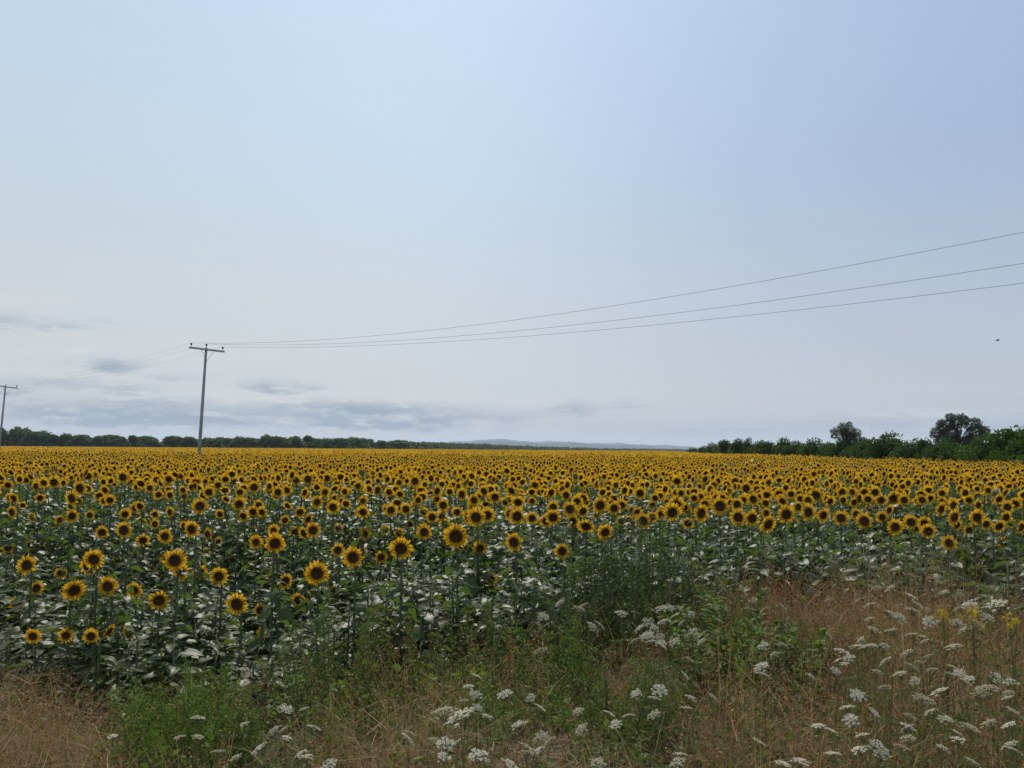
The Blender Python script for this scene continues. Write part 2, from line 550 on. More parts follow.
def lod_plant(seed, lod, h, head=True):
    """whole low-detail plant of height h, facing -y"""
    rnd = random.Random(seed)
    parts = []
    nleaf = {1: 16, 2: 11, 3: 5}[lod]
    for t, z in lod_leaves(rnd, lod, nleaf, {1: 0.175, 2: 0.20, 3: 0.25}[lod]):
        V = t.V.copy()
        V[:, 2] += z * h - z
        parts.append(T(V, t.F, 0))
    if lod == 1:
        parts.append(tube([(0, 0, 0), (0, .01, h * .6), (0, .008, h * .94), (0, -.035, h)], [.013, .012, .010, .010], 4, 1, False))
    elif lod == 2:
        parts.append(tube([(0, 0, h * .3), (0, 0, h * .95), (0, -.035, h)], [.012, .011, .010], 3, 1, False))
    if not head:
        return join(parts)
    hd = lod_head(rnd, lod)
    nod = rnd.uniform(-0.15, 0.6)
    hd = hd.xf(rotx(nod)[0], (0, -0.075, h - 0.01))
    parts.append(hd)
    return join(parts)


# ------------------------------------------------------------------ terrain
def sstep(t):
    t = np.clip(t, 0, 1)
    return t * t * (3 - 2 * t)


def gz(x, y):
    """the road bank under the camera reaches out to the crop, then drops to the field"""
    x = np.asarray(x, float); y = np.asarray(y, float)
    A = 0.50 + 0.45 * sstep((x + 3.2) / 4.6)
    px = 512 + F * x / np.maximum(y, 0.5)
    e = np.where(y > 2, edge_d(np.clip(px, -200, 1250)), 6.5)
    z = A * sstep((e + 0.55 - y) / 1.5)
    z = z + 0.03 * np.sin(x * 2.1 + 0.6) * np.cos(y * 1.7) * np.where((y < 6) & (y > -6), 1, 0)
    return z


def edge_d(px):
    """near edge of the crop, metres ahead, by column of the photo"""
    return np.interp(px, [-200, 0, 250, 400, 520, 640, 760, 900, 1024, 1250], [6.3, 6.4, 6.0, 5.9, 6.3, 7.0, 7.4, 7.0, 6.6, 6.4])


def geo(a, b, n):
    return list(np.geomspace(a, b, n))


xs = np.array(sorted([-v for v in geo(15, 11000, 26)] + list(np.arange(-14, 14.01, 0.25)) + geo(15, 11000, 26)))
ys = np.array(sorted([-v for v in geo(7, 11000, 22)] + list(np.arange(-6, 10.01, 0.25)) + geo(11, 11000, 30)))
GX, GY = np.meshgrid(xs, ys, indexing='ij')
gv = np.stack([GX, GY, gz(GX, GY)], -1).reshape(-1, 3)
nu, nv = len(xs), len(ys)
idx = np.arange(nu * nv).reshape(nu, nv)
a_, b_, c_, d_ = idx[:-1, :-1].ravel(), idx[1:, :-1].ravel(), idx[1:, 1:].ravel(), idx[:-1, 1:].ravel()
gf = np.concatenate([np.stack([a_, b_, c_], 1), np.stack([a_, c_, d_], 1)])
g = ob('ground', mesh_of('ground', T(gv, gf, 0), [ground_mat()]))
tag(g, kind='structure')

# ------------------------------------------------------------------ sunflowers placed from the photo: column, row, width in px, turn (deg)
HEADS = [
 (72,498,17,0),(80,488,17,10),(72,516,14,35),(54,482,14,0),(14,498,12,0),(12,512,14,-10),(102,532,14,0),(124,530,19,0),(155,524,12,0),(165,536,15,0),
 (143,540,14,20),(125,514,12,0),(27,565,20,15),(61,573,13,20),(88,567,19,0),(94,559,21,0),(36,588,16,45),(74,590,22,5),(108,586,21,15),(134,590,17,-5),
 (159,600,22,5),(17,604,16,10),(33,636,15,10),(66,635,15,0),(91,636,15,0),(109,631,13,65),(128,633,14,-70),(167,560,15,20),(123,477,15,0),(88,476,13,0),
 (147,477,13,0),(109,476,12,0),(26,480,11,0),(32,517,10,0),
 (200,506,18,0),(239,504,15,25),(243,516,13,0),(192,529,18,10),(184,526,12,-30),(208,534,14,0),(218,542,12,40),(255,531,10,0),(256,542,14,0),(274,531,15,0),
 (275,543,21,5),(295,532,13,0),(300,512,13,0),(308,519,13,55),(313,530,17,-5),(304,533,15,-40),(175,560,24,5),(181,571,19,10),(200,572,15,50),(219,576,19,10),
 (285,581,18,40),(317,573,25,5),(298,600,15,0),(237,604,24,0),(260,610,15,-10),(266,604,14,75),(262,633,12,40),(254,487,14,0),(278,492,13,0),(287,490,12,0),
 (209,492,13,0),(317,502,13,0),(308,479,14,0),(169,479,13,0),(196,482,13,0),(233,481,13,0),(218,485,11,0),(296,480,12,0),(276,484,11,0),(183,490,10,0),
 (327,478,12,0),(337,480,12,0),(394,481,12,0),(378,490,13,0),(415,481,14,0),(348,492,9,0),(342,501,10,0),(363,501,11,0),(333,507,15,0),(363,512,14,0),
 (391,510,14,0),(406,509,14,0),(377,517,9,0),(432,517,14,25),(437,491,13,0),(443,505,14,0),(437,499,10,0),(462,494,13,0),(474,500,13,0),(484,491,13,0),
 (445,524,13,0),(457,512,12,0),(476,517,20,0),(487,515,17,0),(468,517,15,-30),(365,534,14,50),(399,533,12,0),(424,532,17,10),(456,536,27,0),(401,548,24,5),
 (410,543,11,0),(362,552,12,30),(338,550,15,0),(353,557,23,5),(381,557,14,0),(444,555,11,30),(445,547,10,0),(480,548,16,0),(491,579,14,0),
 (495,497,14,0),(518,502,15,0),(517,516,19,0),(510,514,16,-20),(532,518,14,0),(532,501,10,0),(542,502,8,0),(553,507,14,0),(553,517,18,0),(546,521,14,-20),
 (570,509,17,0),(577,501,12,0),(583,511,14,0),(566,495,13,0),(573,521,14,-10),(586,526,19,0),(600,505,18,0),(614,508,15,0),(622,505,13,0),(605,532,17,0),
 (621,521,11,20),(629,520,11,0),(514,486,11,0),(543,492,10,0),(560,487,10,0),(608,485,13,0),(616,483,10,0),(514,542,20,0),(562,551,17,0),(597,514,12,0),
 (643,521,19,0),(652,517,13,0),(637,512,12,0),(672,512,20,0),(676,504,18,0),(701,513,19,0),(705,504,13,0),(720,506,20,0),(688,523,14,0),(738,517,18,0),
 (752,518,18,0),(768,524,20,0),(786,514,20,0),(737,504,14,0),(743,500,12,0),(753,499,14,0),(756,508,11,0),(766,513,12,0),(746,488,14,0),(766,495,15,0),
 (779,494,13,0),(694,498,11,0),(655,498,11,0),(640,493,14,0),(677,481,13,0),(705,479,12,0),(720,480,11,0),(735,481,12,0),(652,505,10,0),(694,492,12,0),
 (681,493,11,0),(722,498,12,0),(661,514,12,0),(687,510,11,0),
 (808,512,19,0),(798,507,14,0),(823,515,16,0),(841,518,17,0),(856,514,13,0),(864,521,19,0),(882,517,13,0),(889,510,13,0),(886,525,10,0),(895,527,18,0),
 (795,524,11,0),(782,525,10,0),(830,501,12,0),(816,495,16,0),(843,500,11,0),(854,502,11,0),(859,498,12,0),(868,499,12,0),(881,500,14,0),(893,498,15,0),
 (808,500,12,0),(874,506,8,0),(875,492,13,0),(864,492,12,0),(842,492,13,0),(852,492,11,0),(791,494,11,0),(799,494,11,0),(787,484,11,0),(808,484,11,0),
 (911,522,16,0),(915,529,13,0),(924,523,14,0),(928,531,17,0),(931,516,10,0),(949,543,16,0),(954,517,18,0),(957,525,13,0),(969,530,13,0),(977,517,16,0),
 (986,524,13,0),(1006,517,14,0),(999,526,15,0),(1010,523,12,0),(1021,527,15,0),(1003,542,14,0),(982,568,13,70),(941,509,15,0),(953,505,14,0),(965,508,9,0),
 (978,505,13,0),(994,508,10,0),(1007,507,14,0),(978,497,13,0),(965,493,14,0),(999,499,12,0),(969,500,11,0),(922,500,13,0),(921,495,14,0),(904,500,13,0),(896,498,14,0),(942,493,11,0),

 (152,570,11,20),(8,548,12,0),(47,545,10,-20),(30,545,11,25),(118,560,10,30),(140,558,10,0),(206,553,12,-15),(233,560,11,0),(250,565,10,40),(335,590,11,25),(300,556,11,0),(270,575,11,-30),
 (60,520,11,0),(90,515,11,10),(140,506,12,0),(170,512,12,-20),(110,500,12,0),(40,498,11,10),(220,514,11,0),(262,512,12,0),(285,520,11,20),(338,528,12,0),(350,535,10,-15),(372,548,10,0),
 (150,488,11,0),(170,495,11,0),(105,490,11,0),(8,485,11,0),(36,486,11,0),(240,492,11,0),(325,492,11,0),(358,486,11,0),(410,525,11,0),(385,530,11,20),(418,500,11,0),(400,494,11,0),
]


def head_place(px, py, s):
    hz = horizon(px)
    dy = max(py - hz, 4)
    ds = F * 0.205 / s
    dd = F * 0.74 / dy
    d = min(max(dd, 0.85 * ds), 1.35 * ds)
    d = min(d, F * 1.85 / dy)
    d = max(d, float(edge_d(px)) + 0.15)
    if px < 150 and py > 620:
        d = float(edge_d(px)) + 0.05
    elif px < 330 and py > 545:
        d = max(d, float(edge_d(px)) + 0.45)
    p = at(px, py, d)
    D = min(max(s * d / F, 0.13), 0.27)
    return p, d, D


placed = []
for (px, py, s, yaw) in HEADS:
    p, d, D = head_place(px, py, s)
    placed.append(dict(px=px, py=py, s=s, yaw=yaw, p=p, d=d, D=D))
PXYZ = np.array([q['p'] for q in placed])


def canopy(x, y):
    """height of the flower heads nearby: taken from the heads placed from the photo, then level at 1.72 m far out"""
    x = np.atleast_1d(x); y = np.atleast_1d(y)
    out = np.zeros(len(x))
    for i0 in range(0, len(x), 2000):
        X = x[i0:i0 + 2000, None] - PXYZ[None, :, 0]; Y = y[i0:i0 + 2000, None] - PXYZ[None, :, 1]
        w = 1 / (X * X + 0.6 * Y * Y + 0.08) ** 1.6
        out[i0:i0 + 2000] = (w * PXYZ[None, :, 2]).sum(1) / w.sum(1)
    t = sstep((y - 10.0) / 7.0)
    return out * (1 - t) + 1.72 * t


# --- prototypes: foliage in tall and short form, stems, heads
PROT = []
for k in range(8):
    rnd = random.Random(100 + k)
    PROT.append(dict(
        petals=mesh_of('petals', make_petals(rnd, rnd.choice([26, 30, 34]), wid=0.021), [M_petal]),
        disc=mesh_of('disc', make_disc(rnd), [M_discrim]),
        cup=mesh_of('flower_head', make_receptacle(rnd), [M_bract]),
        stem=mesh_of('stem', make_stem(rnd), [M_stem]),
        tall=mesh_of('foliage', make_foliage(1.6, 34, rnd, Ls=0.18), [M_leaf]),
        short=mesh_of('foliage', make_foliage(0.9, 18, rnd, Ls=0.14), [M_leaf])))

# --- labels: the blooms one can single out, by rows along the edge of the field
ORD = ['leftmost', 'second from the left', 'third from the left', 'fourth from the left', 'fifth from the left', 'sixth from the left',
       'seventh from the left', 'eighth from the left', 'ninth from the left', 'tenth from the left', 'eleventh from the left', 'twelfth from the left']
ZONES = [
    (lambda q: q['py'] > 620 and q['px'] < 150, 'in the lowest row, left field corner'),
    (lambda q: q['px'] < 170 and 580 < q['py'] <= 620, 'in the second row up, left field corner'),
    (lambda q: q['px'] < 170 and 550 < q['py'] <= 580, 'in the third row up, left field corner'),
    (lambda q: q['px'] < 172 and 520 < q['py'] <= 550, 'in the fourth row up, left field corner'),
    (lambda q: 170 < q['px'] < 330 and q['py'] > 590, 'in the lowest row right of the left corner'),
    (lambda q: 170 < q['px'] < 330 and 555 < q['py'] <= 590, 'above the bright green bush'),
    (lambda q: 172 < q['px'] < 330 and 525 < q['py'] <= 555, 'in the loose band below the pole'),
    (lambda q: 330 <= q['px'] < 420 and q['py'] > 530, 'of the group left of the biggest bloom'),
    (lambda q: 420 <= q['px'] < 500 and q['py'] > 520, 'of the group around the biggest bloom'),
    (lambda q: 500 <= q['px'] < 660 and q['py'] > 513, 'behind the tall dark weeds'),
    (lambda q: 660 <= q['px'] < 800 and q['py'] > 511, 'on the even front row'),
    (lambda q: 800 <= q['px'] < 905 and q['py'] > 511, 'of the front row under the airy grey tree'),
    (lambda q: 905 <= q['px'] < 1030 and q['py'] > 515, 'on the front row, right field end'),
]
SPECIAL = {
    (456, 536): 'biggest sunflower of the field edge, broad dark disc facing the road',
    (237, 604): 'large round sunflower standing lowest above the bright green bush',
    (317, 573): 'tall large sunflower with narrow dark disc on the left half edge',
    (491, 579): 'single small low sunflower hanging below the others beside pale leaves',
    (562, 551): 'lone low sunflower with ragged petals just above the tall dark weeds',
    (514, 542): 'wide drooping sunflower with shaggy petals left of the tall dark weeds',
    (949, 543): 'lone low sunflower with orange disc under the front row on the right',
    (982, 568): 'withered orange sunflower turned sideways among the dry grass on the right',
    (109, 631): 'sunflower seen edge-on in the lowest row at the left corner',
    (128, 633): 'torn half-open sunflower turned away at the end of the lowest left row',
    (720, 506): 'tallest sunflower of the even front row, on a bare straight stem',
    (262, 633): 'wilted brownish small sunflower above the bare earth gap',
}
labels = {}
for fn, phrase in ZONES:
    zq = sorted([q for q in placed if fn(q) and (q['px'], q['py']) not in SPECIAL and id(q) not in labels], key=lambda q: q['px'])
    n = len(zq)
    for k, q in enumerate(zq):
        side = 'turned sideways' if abs(q['yaw']) >= 35 else ('large' if q['s'] >= 19 else ('small' if q['s'] <= 13 else 'yellow'))
        if k == n - 1 and n > 1:
            o_ = 'rightmost'
        elif k < 7:
            o_ = ORD[k]
        else:
            o_ = ['second', 'third', 'fourth', 'fifth', 'sixth', 'seventh', 'eighth', 'ninth', 'tenth', 'eleventh'][n - 2 - k] + ' from the right'
        labels[id(q)] = f"{side + ' sunflower' if side != 'turned sideways' else 'sunflower turned sideways'}, {o_} {phrase}"
COMMON = 'yellow sunflower with dark brown disc in the crowded blooms behind the front rows'
GROUP = 'sunflowers standing in the crop'

count_ind = [0]


def sunflower(p, D, yaw, label, pr=None, nod=None):
    """p: centre of the flower face"""
    k = pr if pr is not None else random.randrange(len(PROT))
    P = PROT[k]
    z0 = 0.0
    yawr = R(yaw)
    h = p[2] + 0.01
    fwd = np.array([math.sin(yawr), -math.cos(yawr)])
    sc = D / 0.205
    off = 0.055 * sc + 0.03
    bx, by = p[0] - fwd[0] * off, p[1] - fwd[1] * off
    z0 = float(gz(bx, by))
    h = max(h - z0, 0.3)
    r = thing('sunflower', (bx, by, z0), label, 'sunflower', GROUP, yawr)
    st = ob('stem', P['stem'], r, sc=(0.9 + 0.15 * sc, 0.9 + 0.15 * sc, h))
    # its own leaves stay below the blooms seen behind it
    hf = h
    if by < 11.5:
        m_ = (PXYZ[:, 1] > by - 0.12) & (np.abs(PXYZ[:, 0] / PXYZ[:, 1] - bx / by) * by < 0.27) & (PXYZ[:, 2] < p[2] - 0.02)
        if m_.any():
            lim = (EYE + (PXYZ[m_, 2] - 0.10 - EYE) * by / PXYZ[m_, 1]).min() - 0.04 - z0
            hf = min(h, max(lim, 0.42 * h))
    nw_ = (0.66 if p[0] < 0 else 0.8) if hf < h - 0.02 else 1.05
    if h > 1.25:
        ob('foliage', P['tall'], r, rot=(0, 0, random.uniform(0, 6.28)), sc=(nw_, nw_, h / 1.60))
    else:
        s_ = h / 0.94
        ob('foliage', P['short'], r, rot=(0, 0, random.uniform(0, 6.28)), sc=(nw_ * min(1.1, 0.5 + 0.5 * s_), nw_ * min(1.1, 0.5 + 0.5 * s_), s_))
    nd = random.gauss(0.14, 0.18) if nod is None else nod
    hd = ob('flower_head', P['cup'], r, loc=(0, -off, h - 0.01), rot=(nd, random.uniform(0, 0.5), 0), sc=sc)
    ob('petals', P['petals'], hd, rot=(0, random.uniform(0, 6.28), 0), sc=random.uniform(0.95, 1.06))
    ob('disc', P['disc'], hd)
    count_ind[0] += 1
    return r


for q in placed:
    lab = SPECIAL.get((q['px'], q['py'])) or labels.get(id(q)) or COMMON
    yaw = q['yaw'] + random.gauss(4, 14)
    sunflower(q['p'], q['D'], yaw, lab, nod=0.5 if abs(q['yaw']) > 60 else None)

# --- the rest of the crop
HEDGE_PX = [-900, 660, 690, 740, 848, 960, 1024, 1150, 1500]
HEDGE_D = [440, 430, 190, 112, 74, 51, 42, 35, 29]


def field_limit(px):
    return np.interp(px, HEDGE_PX, HEDGE_D)


def smooth_noise(x, y, s, seed):
    r_ = np.random.default_rng(seed)
    out = np.zeros(len(x))
    for k in range(7):
        a = r_.uniform(0, 2 * np.pi); f = r_.uniform(0.6, 1.8) / s; ph = r_.uniform(0, 6.28)
        out += np.sin((x * np.cos(a) + y * np.sin(a)) * f * 2 * np.pi + ph)
    return out / 7 ** 0.5


def lattice(d0, d1, sx, sy, margin=1.16):
    """jittered planting positions between two distances, inside the view plus a margin"""
    half = d1 * 0.66 * margin + 2.5
    X = np.arange(-half, half, sx); Y = np.arange(d0, d1, sy)
    XX, YY = np.meshgrid(X, Y)
    XX = XX.ravel() + rng.uniform(-.36, .36, XX.size) * sx
    YY = YY.ravel() + rng.uniform(-.5, .5, YY.size) * sy
    ok = (np.abs(XX) < YY * 0.66 * margin + 2.5) & (YY >= d0) & (YY < d1)
    XX, YY = XX[ok], YY[ok]
    px = 512 + XX / YY * F
    ok = (YY < field_limit(px)) & (YY > edge_d(px) + 0.1)
    return XX[ok], YY[ok]


soup = []


def plant_set(x, y, h, lod, nvar=6, href=1.6, facing=5.0, jitter=18.0, scale=None, head=True):
    K = len(x)
    if K == 0:
        return
    var = rng.integers(0, nvar, K)
    yaw = np.radians(np.where(rng.uniform(0, 1, K) < 0.14, rng.normal(facing, 60, K), rng.normal(facing, jitter, K)))
    sc = rng.uniform(0.72, 1.18, K) if scale is None else scale
    for v in range(nvar):
        s = var == v
        tp = lod_plant(1000 * lod + v, lod, href, head)
        Ms = rotz(yaw[s])
        Ms = Ms * np.stack([sc[s], sc[s], h[s] / href], -1)[:, None, :]
        soup.append(spread(tp, Ms, np.stack([x[s], y[s], np.zeros(s.sum())], 1)))


# near leaf plants without a bloom between the placed heads (d < 12)
x, y = lattice(5.6, 12.5, 0.42, 0.31, 1.25)
c = canopy(x, y)
px = 512 + x / y * F
top = c - np.where(x / y > 0.12, rng.uniform(0.10, 0.30, len(x)), rng.uniform(0.12, 0.45, len(x)))
HP = np.array([q['p'] for q in placed])
for hx, hy, hz_ in HP:
    near = (y < hy + 0.05) & (np.abs(x / y - hx / hy) * y < np.where(x < 0, 0.31, 0.24))
    lim = EYE + (hz_ - (0.17 if hx / hy < 0 else 0.13) - EYE) * y / hy - (0.08 if hx / hy < 0 else 0.03)
    top = np.where(near, np.minimum(top, lim), top)
h = top - gz(x, y)
keep = (h > 0.25) & (rng.uniform(0, 1, len(x)) < 0.95)
x, y, h, px = x[keep], y[keep], h[keep], px[keep]
x2, y2 = lattice(5.6, 9.2, 0.34, 0.30, 1.25)
p2_ = 512 + x2 / y2 * F
k2 = (y2 < edge_d(p2_) + 1.0) & (p2_ > 330)
x2, y2, p2_ = x2[k2], y2[k2], p2_[k2]
t2 = canopy(x2, y2) - rng.uniform(0.14, 0.40, len(x2))
for hx, hy, hz_ in HP:
    near = (y2 < hy + 0.05) & (np.abs(x2 / y2 - hx / hy) * y2 < 0.22)
    t2 = np.where(near, np.minimum(t2, EYE + (hz_ - 0.12 - EYE) * y2 / hy - 0.03), t2)
h2 = t2 - gz(x2, y2)
k2 = h2 > 0.3
x, y, h = np.concatenate([x, x2[k2]]), np.concatenate([y, y2[k2]]), np.concatenate([h, h2[k2]])
for v in range(7):
    rnd = random.Random(400 + v)
    s = (np.arange(len(x)) % 7) == v
    f_ = make_foliage(1.3, 25, rnd, 5, 5, 0.165)
    f_ = join([f_, with_mat(tube([(0, 0, -.05), (0.01, 0, .6), (0, 0, 1.28)], [.012, .011, .006], 5), 1)])
    K = int(s.sum())
    Ms = rotz(rng.uniform(0, 6.28, K)) * np.stack([np.full(K, 1.0), np.full(K, 1.0), h[s] / 1.3], -1)[:, None, :]
    soup.append(spread(f_, Ms, np.stack([x[s], y[s], gz(x[s], y[s])], 1)))

# blooming plants right behind: the nearest ones become things until 300 stand on their own
x, y = lattice(12.0, 32.0, 0.52, 0.36)
h = canopy(x, y) + rng.normal(0, 0.075, len(x)) + 0.05 * smooth_noise(x, y, 6, 5)
dist = np.hypot(x - PXYZ[:, 0][:, None], y - PXYZ[:, 1][:, None]).min(0)
pxb = 512 + x / y * F
pb_ = 0.96 - 0.32 * sstep((430 - pxb) / 150) * sstep((30 - y) / 14)
bloom = (dist > 0.22) & (rng.uniform(0, 1, len(x)) < pb_)
lx, ly, lh = x[~bloom], y[~bloom], h[~bloom] - rng.uniform(0.05, 0.25, int((~bloom).sum()))
x, y, h = x[bloom], y[bloom], h[bloom]
order = np.argsort(y)
inview = np.abs(x[order] / y[order]) < 0.655
pick = order[inview][:max(0, 300 - count_ind[0])]
for i in pick:
    sunflower(np.array([x[i], y[i], h[i]]), random.uniform(0.155, 0.235), random.gauss(4, 55 if random.random() < 0.12 else 17), COMMON)
rest = np.ones(len(x), bool); rest[pick] = False
plant_set(x[rest], y[rest], h[rest], 1, 8)
plant_set(lx, ly, lh, 1, 5, head=False)
x, y = lattice(32.0, 72.0, 0.55, 0.38, 1.12)
h = canopy(x, y) + rng.normal(0, 0.09, len(x)) + 0.09 * smooth_noise(x, y, 9, 5)
plant_set(x, y, h, 2, 6)
x, y = lattice(72.0, 150.0, 0.62, 0.52, 1.08)
h = 1.72 + rng.normal(0, 0.10, len(x)) + 0.09 * smooth_noise(x, y, 14, 5)
plant_set(x, y, h, 3, 5)
x, y = lattice(150.0, 440.0, 1.0, 1.3, 1.05)
h = 1.72 + rng.normal(0, 0.12, len(x)) + 0.12 * smooth_noise(x, y, 40, 5)
plant_set(x, y, h, 3, 4, scale=rng.uniform(1.2, 1.7, len(x)))
fs = join(soup)
fo = ob('sunflower_field', mesh_of('sunflower_field', fs, FIELD_MATS))
tag(fo, 'countless sunflowers running back to the far trees', None, None, 'stuff')
print('field tris', len(fs.F), 'placed', len(placed), 'individual', count_ind[0])
soup = None

# ------------------------------------------------------------------ verge: dry grass
def strips(base, dirs, length, width, lean, segs=3, m=0, droop=1.2):
    """K curved grass blades: base (K,3), lean direction (K,2), returns soup"""
    K = len(base)
    V = np.zeros((K, (segs + 1) * 2, 3))
    side = np.stack([-dirs[:, 1], dirs[:, 0], np.zeros(K)], 1)
    # turn the flat side at random about the blade
    tw = rng.uniform(0, np.pi, K)
    side = np.cos(tw)[:, None] * side + np.sin(tw)[:, None] * np.stack([dirs[:, 0], dirs[:, 1], np.zeros(K)], 1)
    p = base.copy()
    ang = lean.copy()
    tops = []
    for i in range(segs + 1):
        w = width * (1 - 0.85 * i / segs)
        V[:, 2 * i] = p - side * w[:, None] / 2
        V[:, 2 * i + 1] = p + side * w[:, None] / 2
        st = length / segs
        if i < segs:
            p = p + np.stack([dirs[:, 0] * np.sin(ang) * st, dirs[:, 1] * np.sin(ang) * st, np.cos(ang) * st], 1)
            ang = ang + lean * droop / segs + rng.normal(0, 0.06, K)
    Fs = []
    for i in range(segs):
        a = 2 * i
        Fs += [(a, a + 1, a + 3), (a, a + 3, a + 2)]
    Fs = np.array(Fs)
    Fa = Fs[None] + (np.arange(K) * (segs + 1) * 2)[:, None, None]
    return T(V.reshape(-1, 3), Fa.reshape(-1, 3), m), p, ang


def flecks(centres, size, m=0, elong=2.2):
    """small pointed diamonds at the given points, any direction"""
    K = len(centres)
    a = rng.normal(0, 1, (K, 3)); a /= np.linalg.norm(a, axis=1)[:, None]
    b = rng.normal(0, 1, (K, 3)); b -= (a * b).sum(1)[:, None] * a; b /= np.linalg.norm(b, axis=1)[:, None]
    s = np.asarray(size)[:, None] if not np.isscalar(size) else size
    V = np.stack([centres - a * s * elong / 2, centres + b * s / 2, centres + a * s * elong / 2, centres - b * s / 2], 1)
    Fa = np.array([(0, 1, 2), (0, 2, 3)])[None] + (np.arange(K) * 4)[:, None, None]
    return T(V.reshape(-1, 3), Fa.reshape(-1, 3), m)


def verge_points(n, px0=-140, px1=1164, d0=1.7, d1=7.6, power=1.0):
    px = rng.uniform(px0, px1, n)
    # even per area within the wedge
    d = np.sqrt(rng.uniform(d0 ** 2, d1 ** 2, n)) if power == 1.0 else rng.uniform(d0, d1, n)
    ok = d < edge_d(px) + 0.25
    px, d = px[ok], d[ok]
    return (px - 512) / F * d, d, px


def wild(x, y, seed, s=1.0):
    return smooth_noise(np.asarray(x), np.asarray(y), s, seed)


def dens_dry(px, d):
    """how much dry grass stands here (0..1)"""
    v = 0.55 + 0 * px
    v = v + 0.35 * ((px < 150) & (d < 5.4)) + 0.35 * (px > 690) + 0.3 * ((px > 330) & (px < 690))
    v = v - 0.45 * ((px > 150) & (px < 258) & (d > 3.6)) - 2.0 * ((px > 260) & (px < 296) & (d > 3.3))
    v = v - 0.35 * ((px > 560) & (px < 700) & (d > 5.2)) - 0.25 * ((px > 300) & (px < 380) & (d > 4.2))
    return np.clip(v, 0.03, 1)


WEED_AT = [(205, 4.7, 0.70), (168, 5.2, 0.4), (340, 5.2, 0.65), (385, 5.5, 0.6), (485, 5.6, 0.6), (535, 5.7, 0.6), (722, 5.0, 0.8), (735, 5.5, 0.5), (612, 4.2, 0.70), (505, 4.6, 0.42), (830, 5.0, 0.6), (790, 4.9, 0.35), (432, 5.4, 0.55), (318, 5.5, 0.40), (690, 5.7, 0.55), (560, 5.2, 0.55), (130, 6.0, 0.6), (1000, 6.1, 0.5), (578, 5.9, 0.7), (624, 6.1, 0.75), (668, 6.2, 0.7), (603, 6.5, 0.7), (646, 6.6, 0.7)]


def in_weeds(x, y):
    m = np.zeros(len(x), bool)
    for (wp, wd, ww) in WEED_AT:
        wx = (wp - 512) / F * wd
        m |= (np.abs(x - wx * y / wd) < ww * 0.46) & (y > wd - 0.9) & (y < wd + ww * 0.5)
    return m


gr = []
x, y, px = verge_points(56000)
dd = dens_dry(px, y) * np.clip(0.72 + 0.38 * wild(x, y, 21, 1.1) + 0.42 * wild(x, y, 23, 0.42), 0.04, 1.1)
ok = rng.uniform(0, 1, len(x)) < dd
x, y, px = x[ok], y[ok], px[ok]
K = len(x)
ang = rng.uniform(0, 2 * np.pi, K)
dirs = np.stack([np.cos(ang), np.sin(ang)], 1)
hgt = rng.uniform(0.28, 0.66, K) * (1 + 0.2 * wild(x, y, 22, 1.4) + 0.2 * wild(x, y, 24, 0.38)) * np.where(px > 690, 1.10, 0.95)
hgt = hgt * np.interp(y, [2.0, 3.0, 6.5, 7.2], [0.8, 1.0, 1.1, 1.1]) * np.where((px > 650) & (px < 870) & (y > 5.0), 0.85, 1.0) * np.where((px > 515) & (px < 710) & (y > 3.2) & (y < 5.4), 0.6, 1.0) * np.where((px < 300) & (y > 4.6), 0.72, 1.0) * np.where((px > 380) & (px < 560) & (y > 4.7), 1.25, 1.0) * np.where((px > 860) & (y > 5.0), 1.15, 1.0)
inw = in_weeds(x, y)
hgt = np.where(inw, hgt * rng.uniform(0.3, 0.6, K), hgt)
base = np.stack([x, y, gz(x, y) - 0.02], 1)
t, tip, _ = strips(base, dirs, hgt, np.where(rng.uniform(0, 1, K) < 0.12, rng.uniform(0.005, 0.009, K), rng.uniform(0.0016, 0.0045, K)), np.abs(rng.normal(0.42, 0.38, K)) * np.where(y < 4.8, 1.45, 1.0), 4, 0, 1.9)
gr.append(t)
# seed heads on part of the stalks
sel = np.where(rng.uniform(0, 1, K) < 0.42)[0]
cs, sz = [], []
for rep in range(11):
    u = rep / 10
    n_ = len(sel)
    cs.append(tip[sel] + np.stack([dirs[sel, 0] * 0.05 * u, dirs[sel, 1] * 0.05 * u, -0.14 * u + 0.05 + 0 * x[sel]], 1) + rng.normal(0, 1, (n_, 3)) * np.array([0.016, 0.016, 0.014]) * (0.4 + u))
    sz.append(rng.uniform(0.0035, 0.0075, n_))
rust = np.clip(0.35 + 0.6 * wild(x, y, 31, 1.7) + 0.3 * (px > 600) - 0.2 * (px < 300), 0, 1)[sel]
cs = np.stack(cs, 1); sz = np.stack(sz, 1)
isr = rng.uniform(0, 1, len(sel)) < rust
gr.append(flecks(cs[isr].reshape(-1, 3), sz[isr].ravel(), 1, 2.6))
gr.append(flecks(cs[~isr].reshape(-1, 3), sz[~isr].ravel(), 0, 2.6))
# rust coloured dock spikes in loose groups
x3, y3, px3 = verge_points(1500, -100, 1160, 2.4, 7.4)
k3 = rng.uniform(0, 1, len(x3)) < np.clip(0.10 + 0.5 * wild(x3, y3, 51, 0.8) + 0.25 * (px3 > 680) + 0.1 * ((px3 > 380) & (px3 < 560)), 0.02, 0.8)
x3, y3, px3 = x3[k3], y3[k3], px3[k3]; K3 = len(x3)
a3 = rng.uniform(0, 6.28, K3)
h3 = rng.uniform(0.45, 0.8, K3) * np.where((px3 > 500) & (px3 < 720), 0.75, 1.0) * np.where(px3 < 300, 0.6, 1.0)
t, tip3, _ = strips(np.stack([x3, y3, gz(x3, y3) - 0.02], 1), np.stack([np.cos(a3), np.sin(a3)], 1), h3, rng.uniform(0.004, 0.007, K3), np.abs(rng.normal(0.12, 0.1, K3)), 4, 1, 1.2)
gr.append(t)
u3 = rng.uniform(0, 1, (K3, 60))
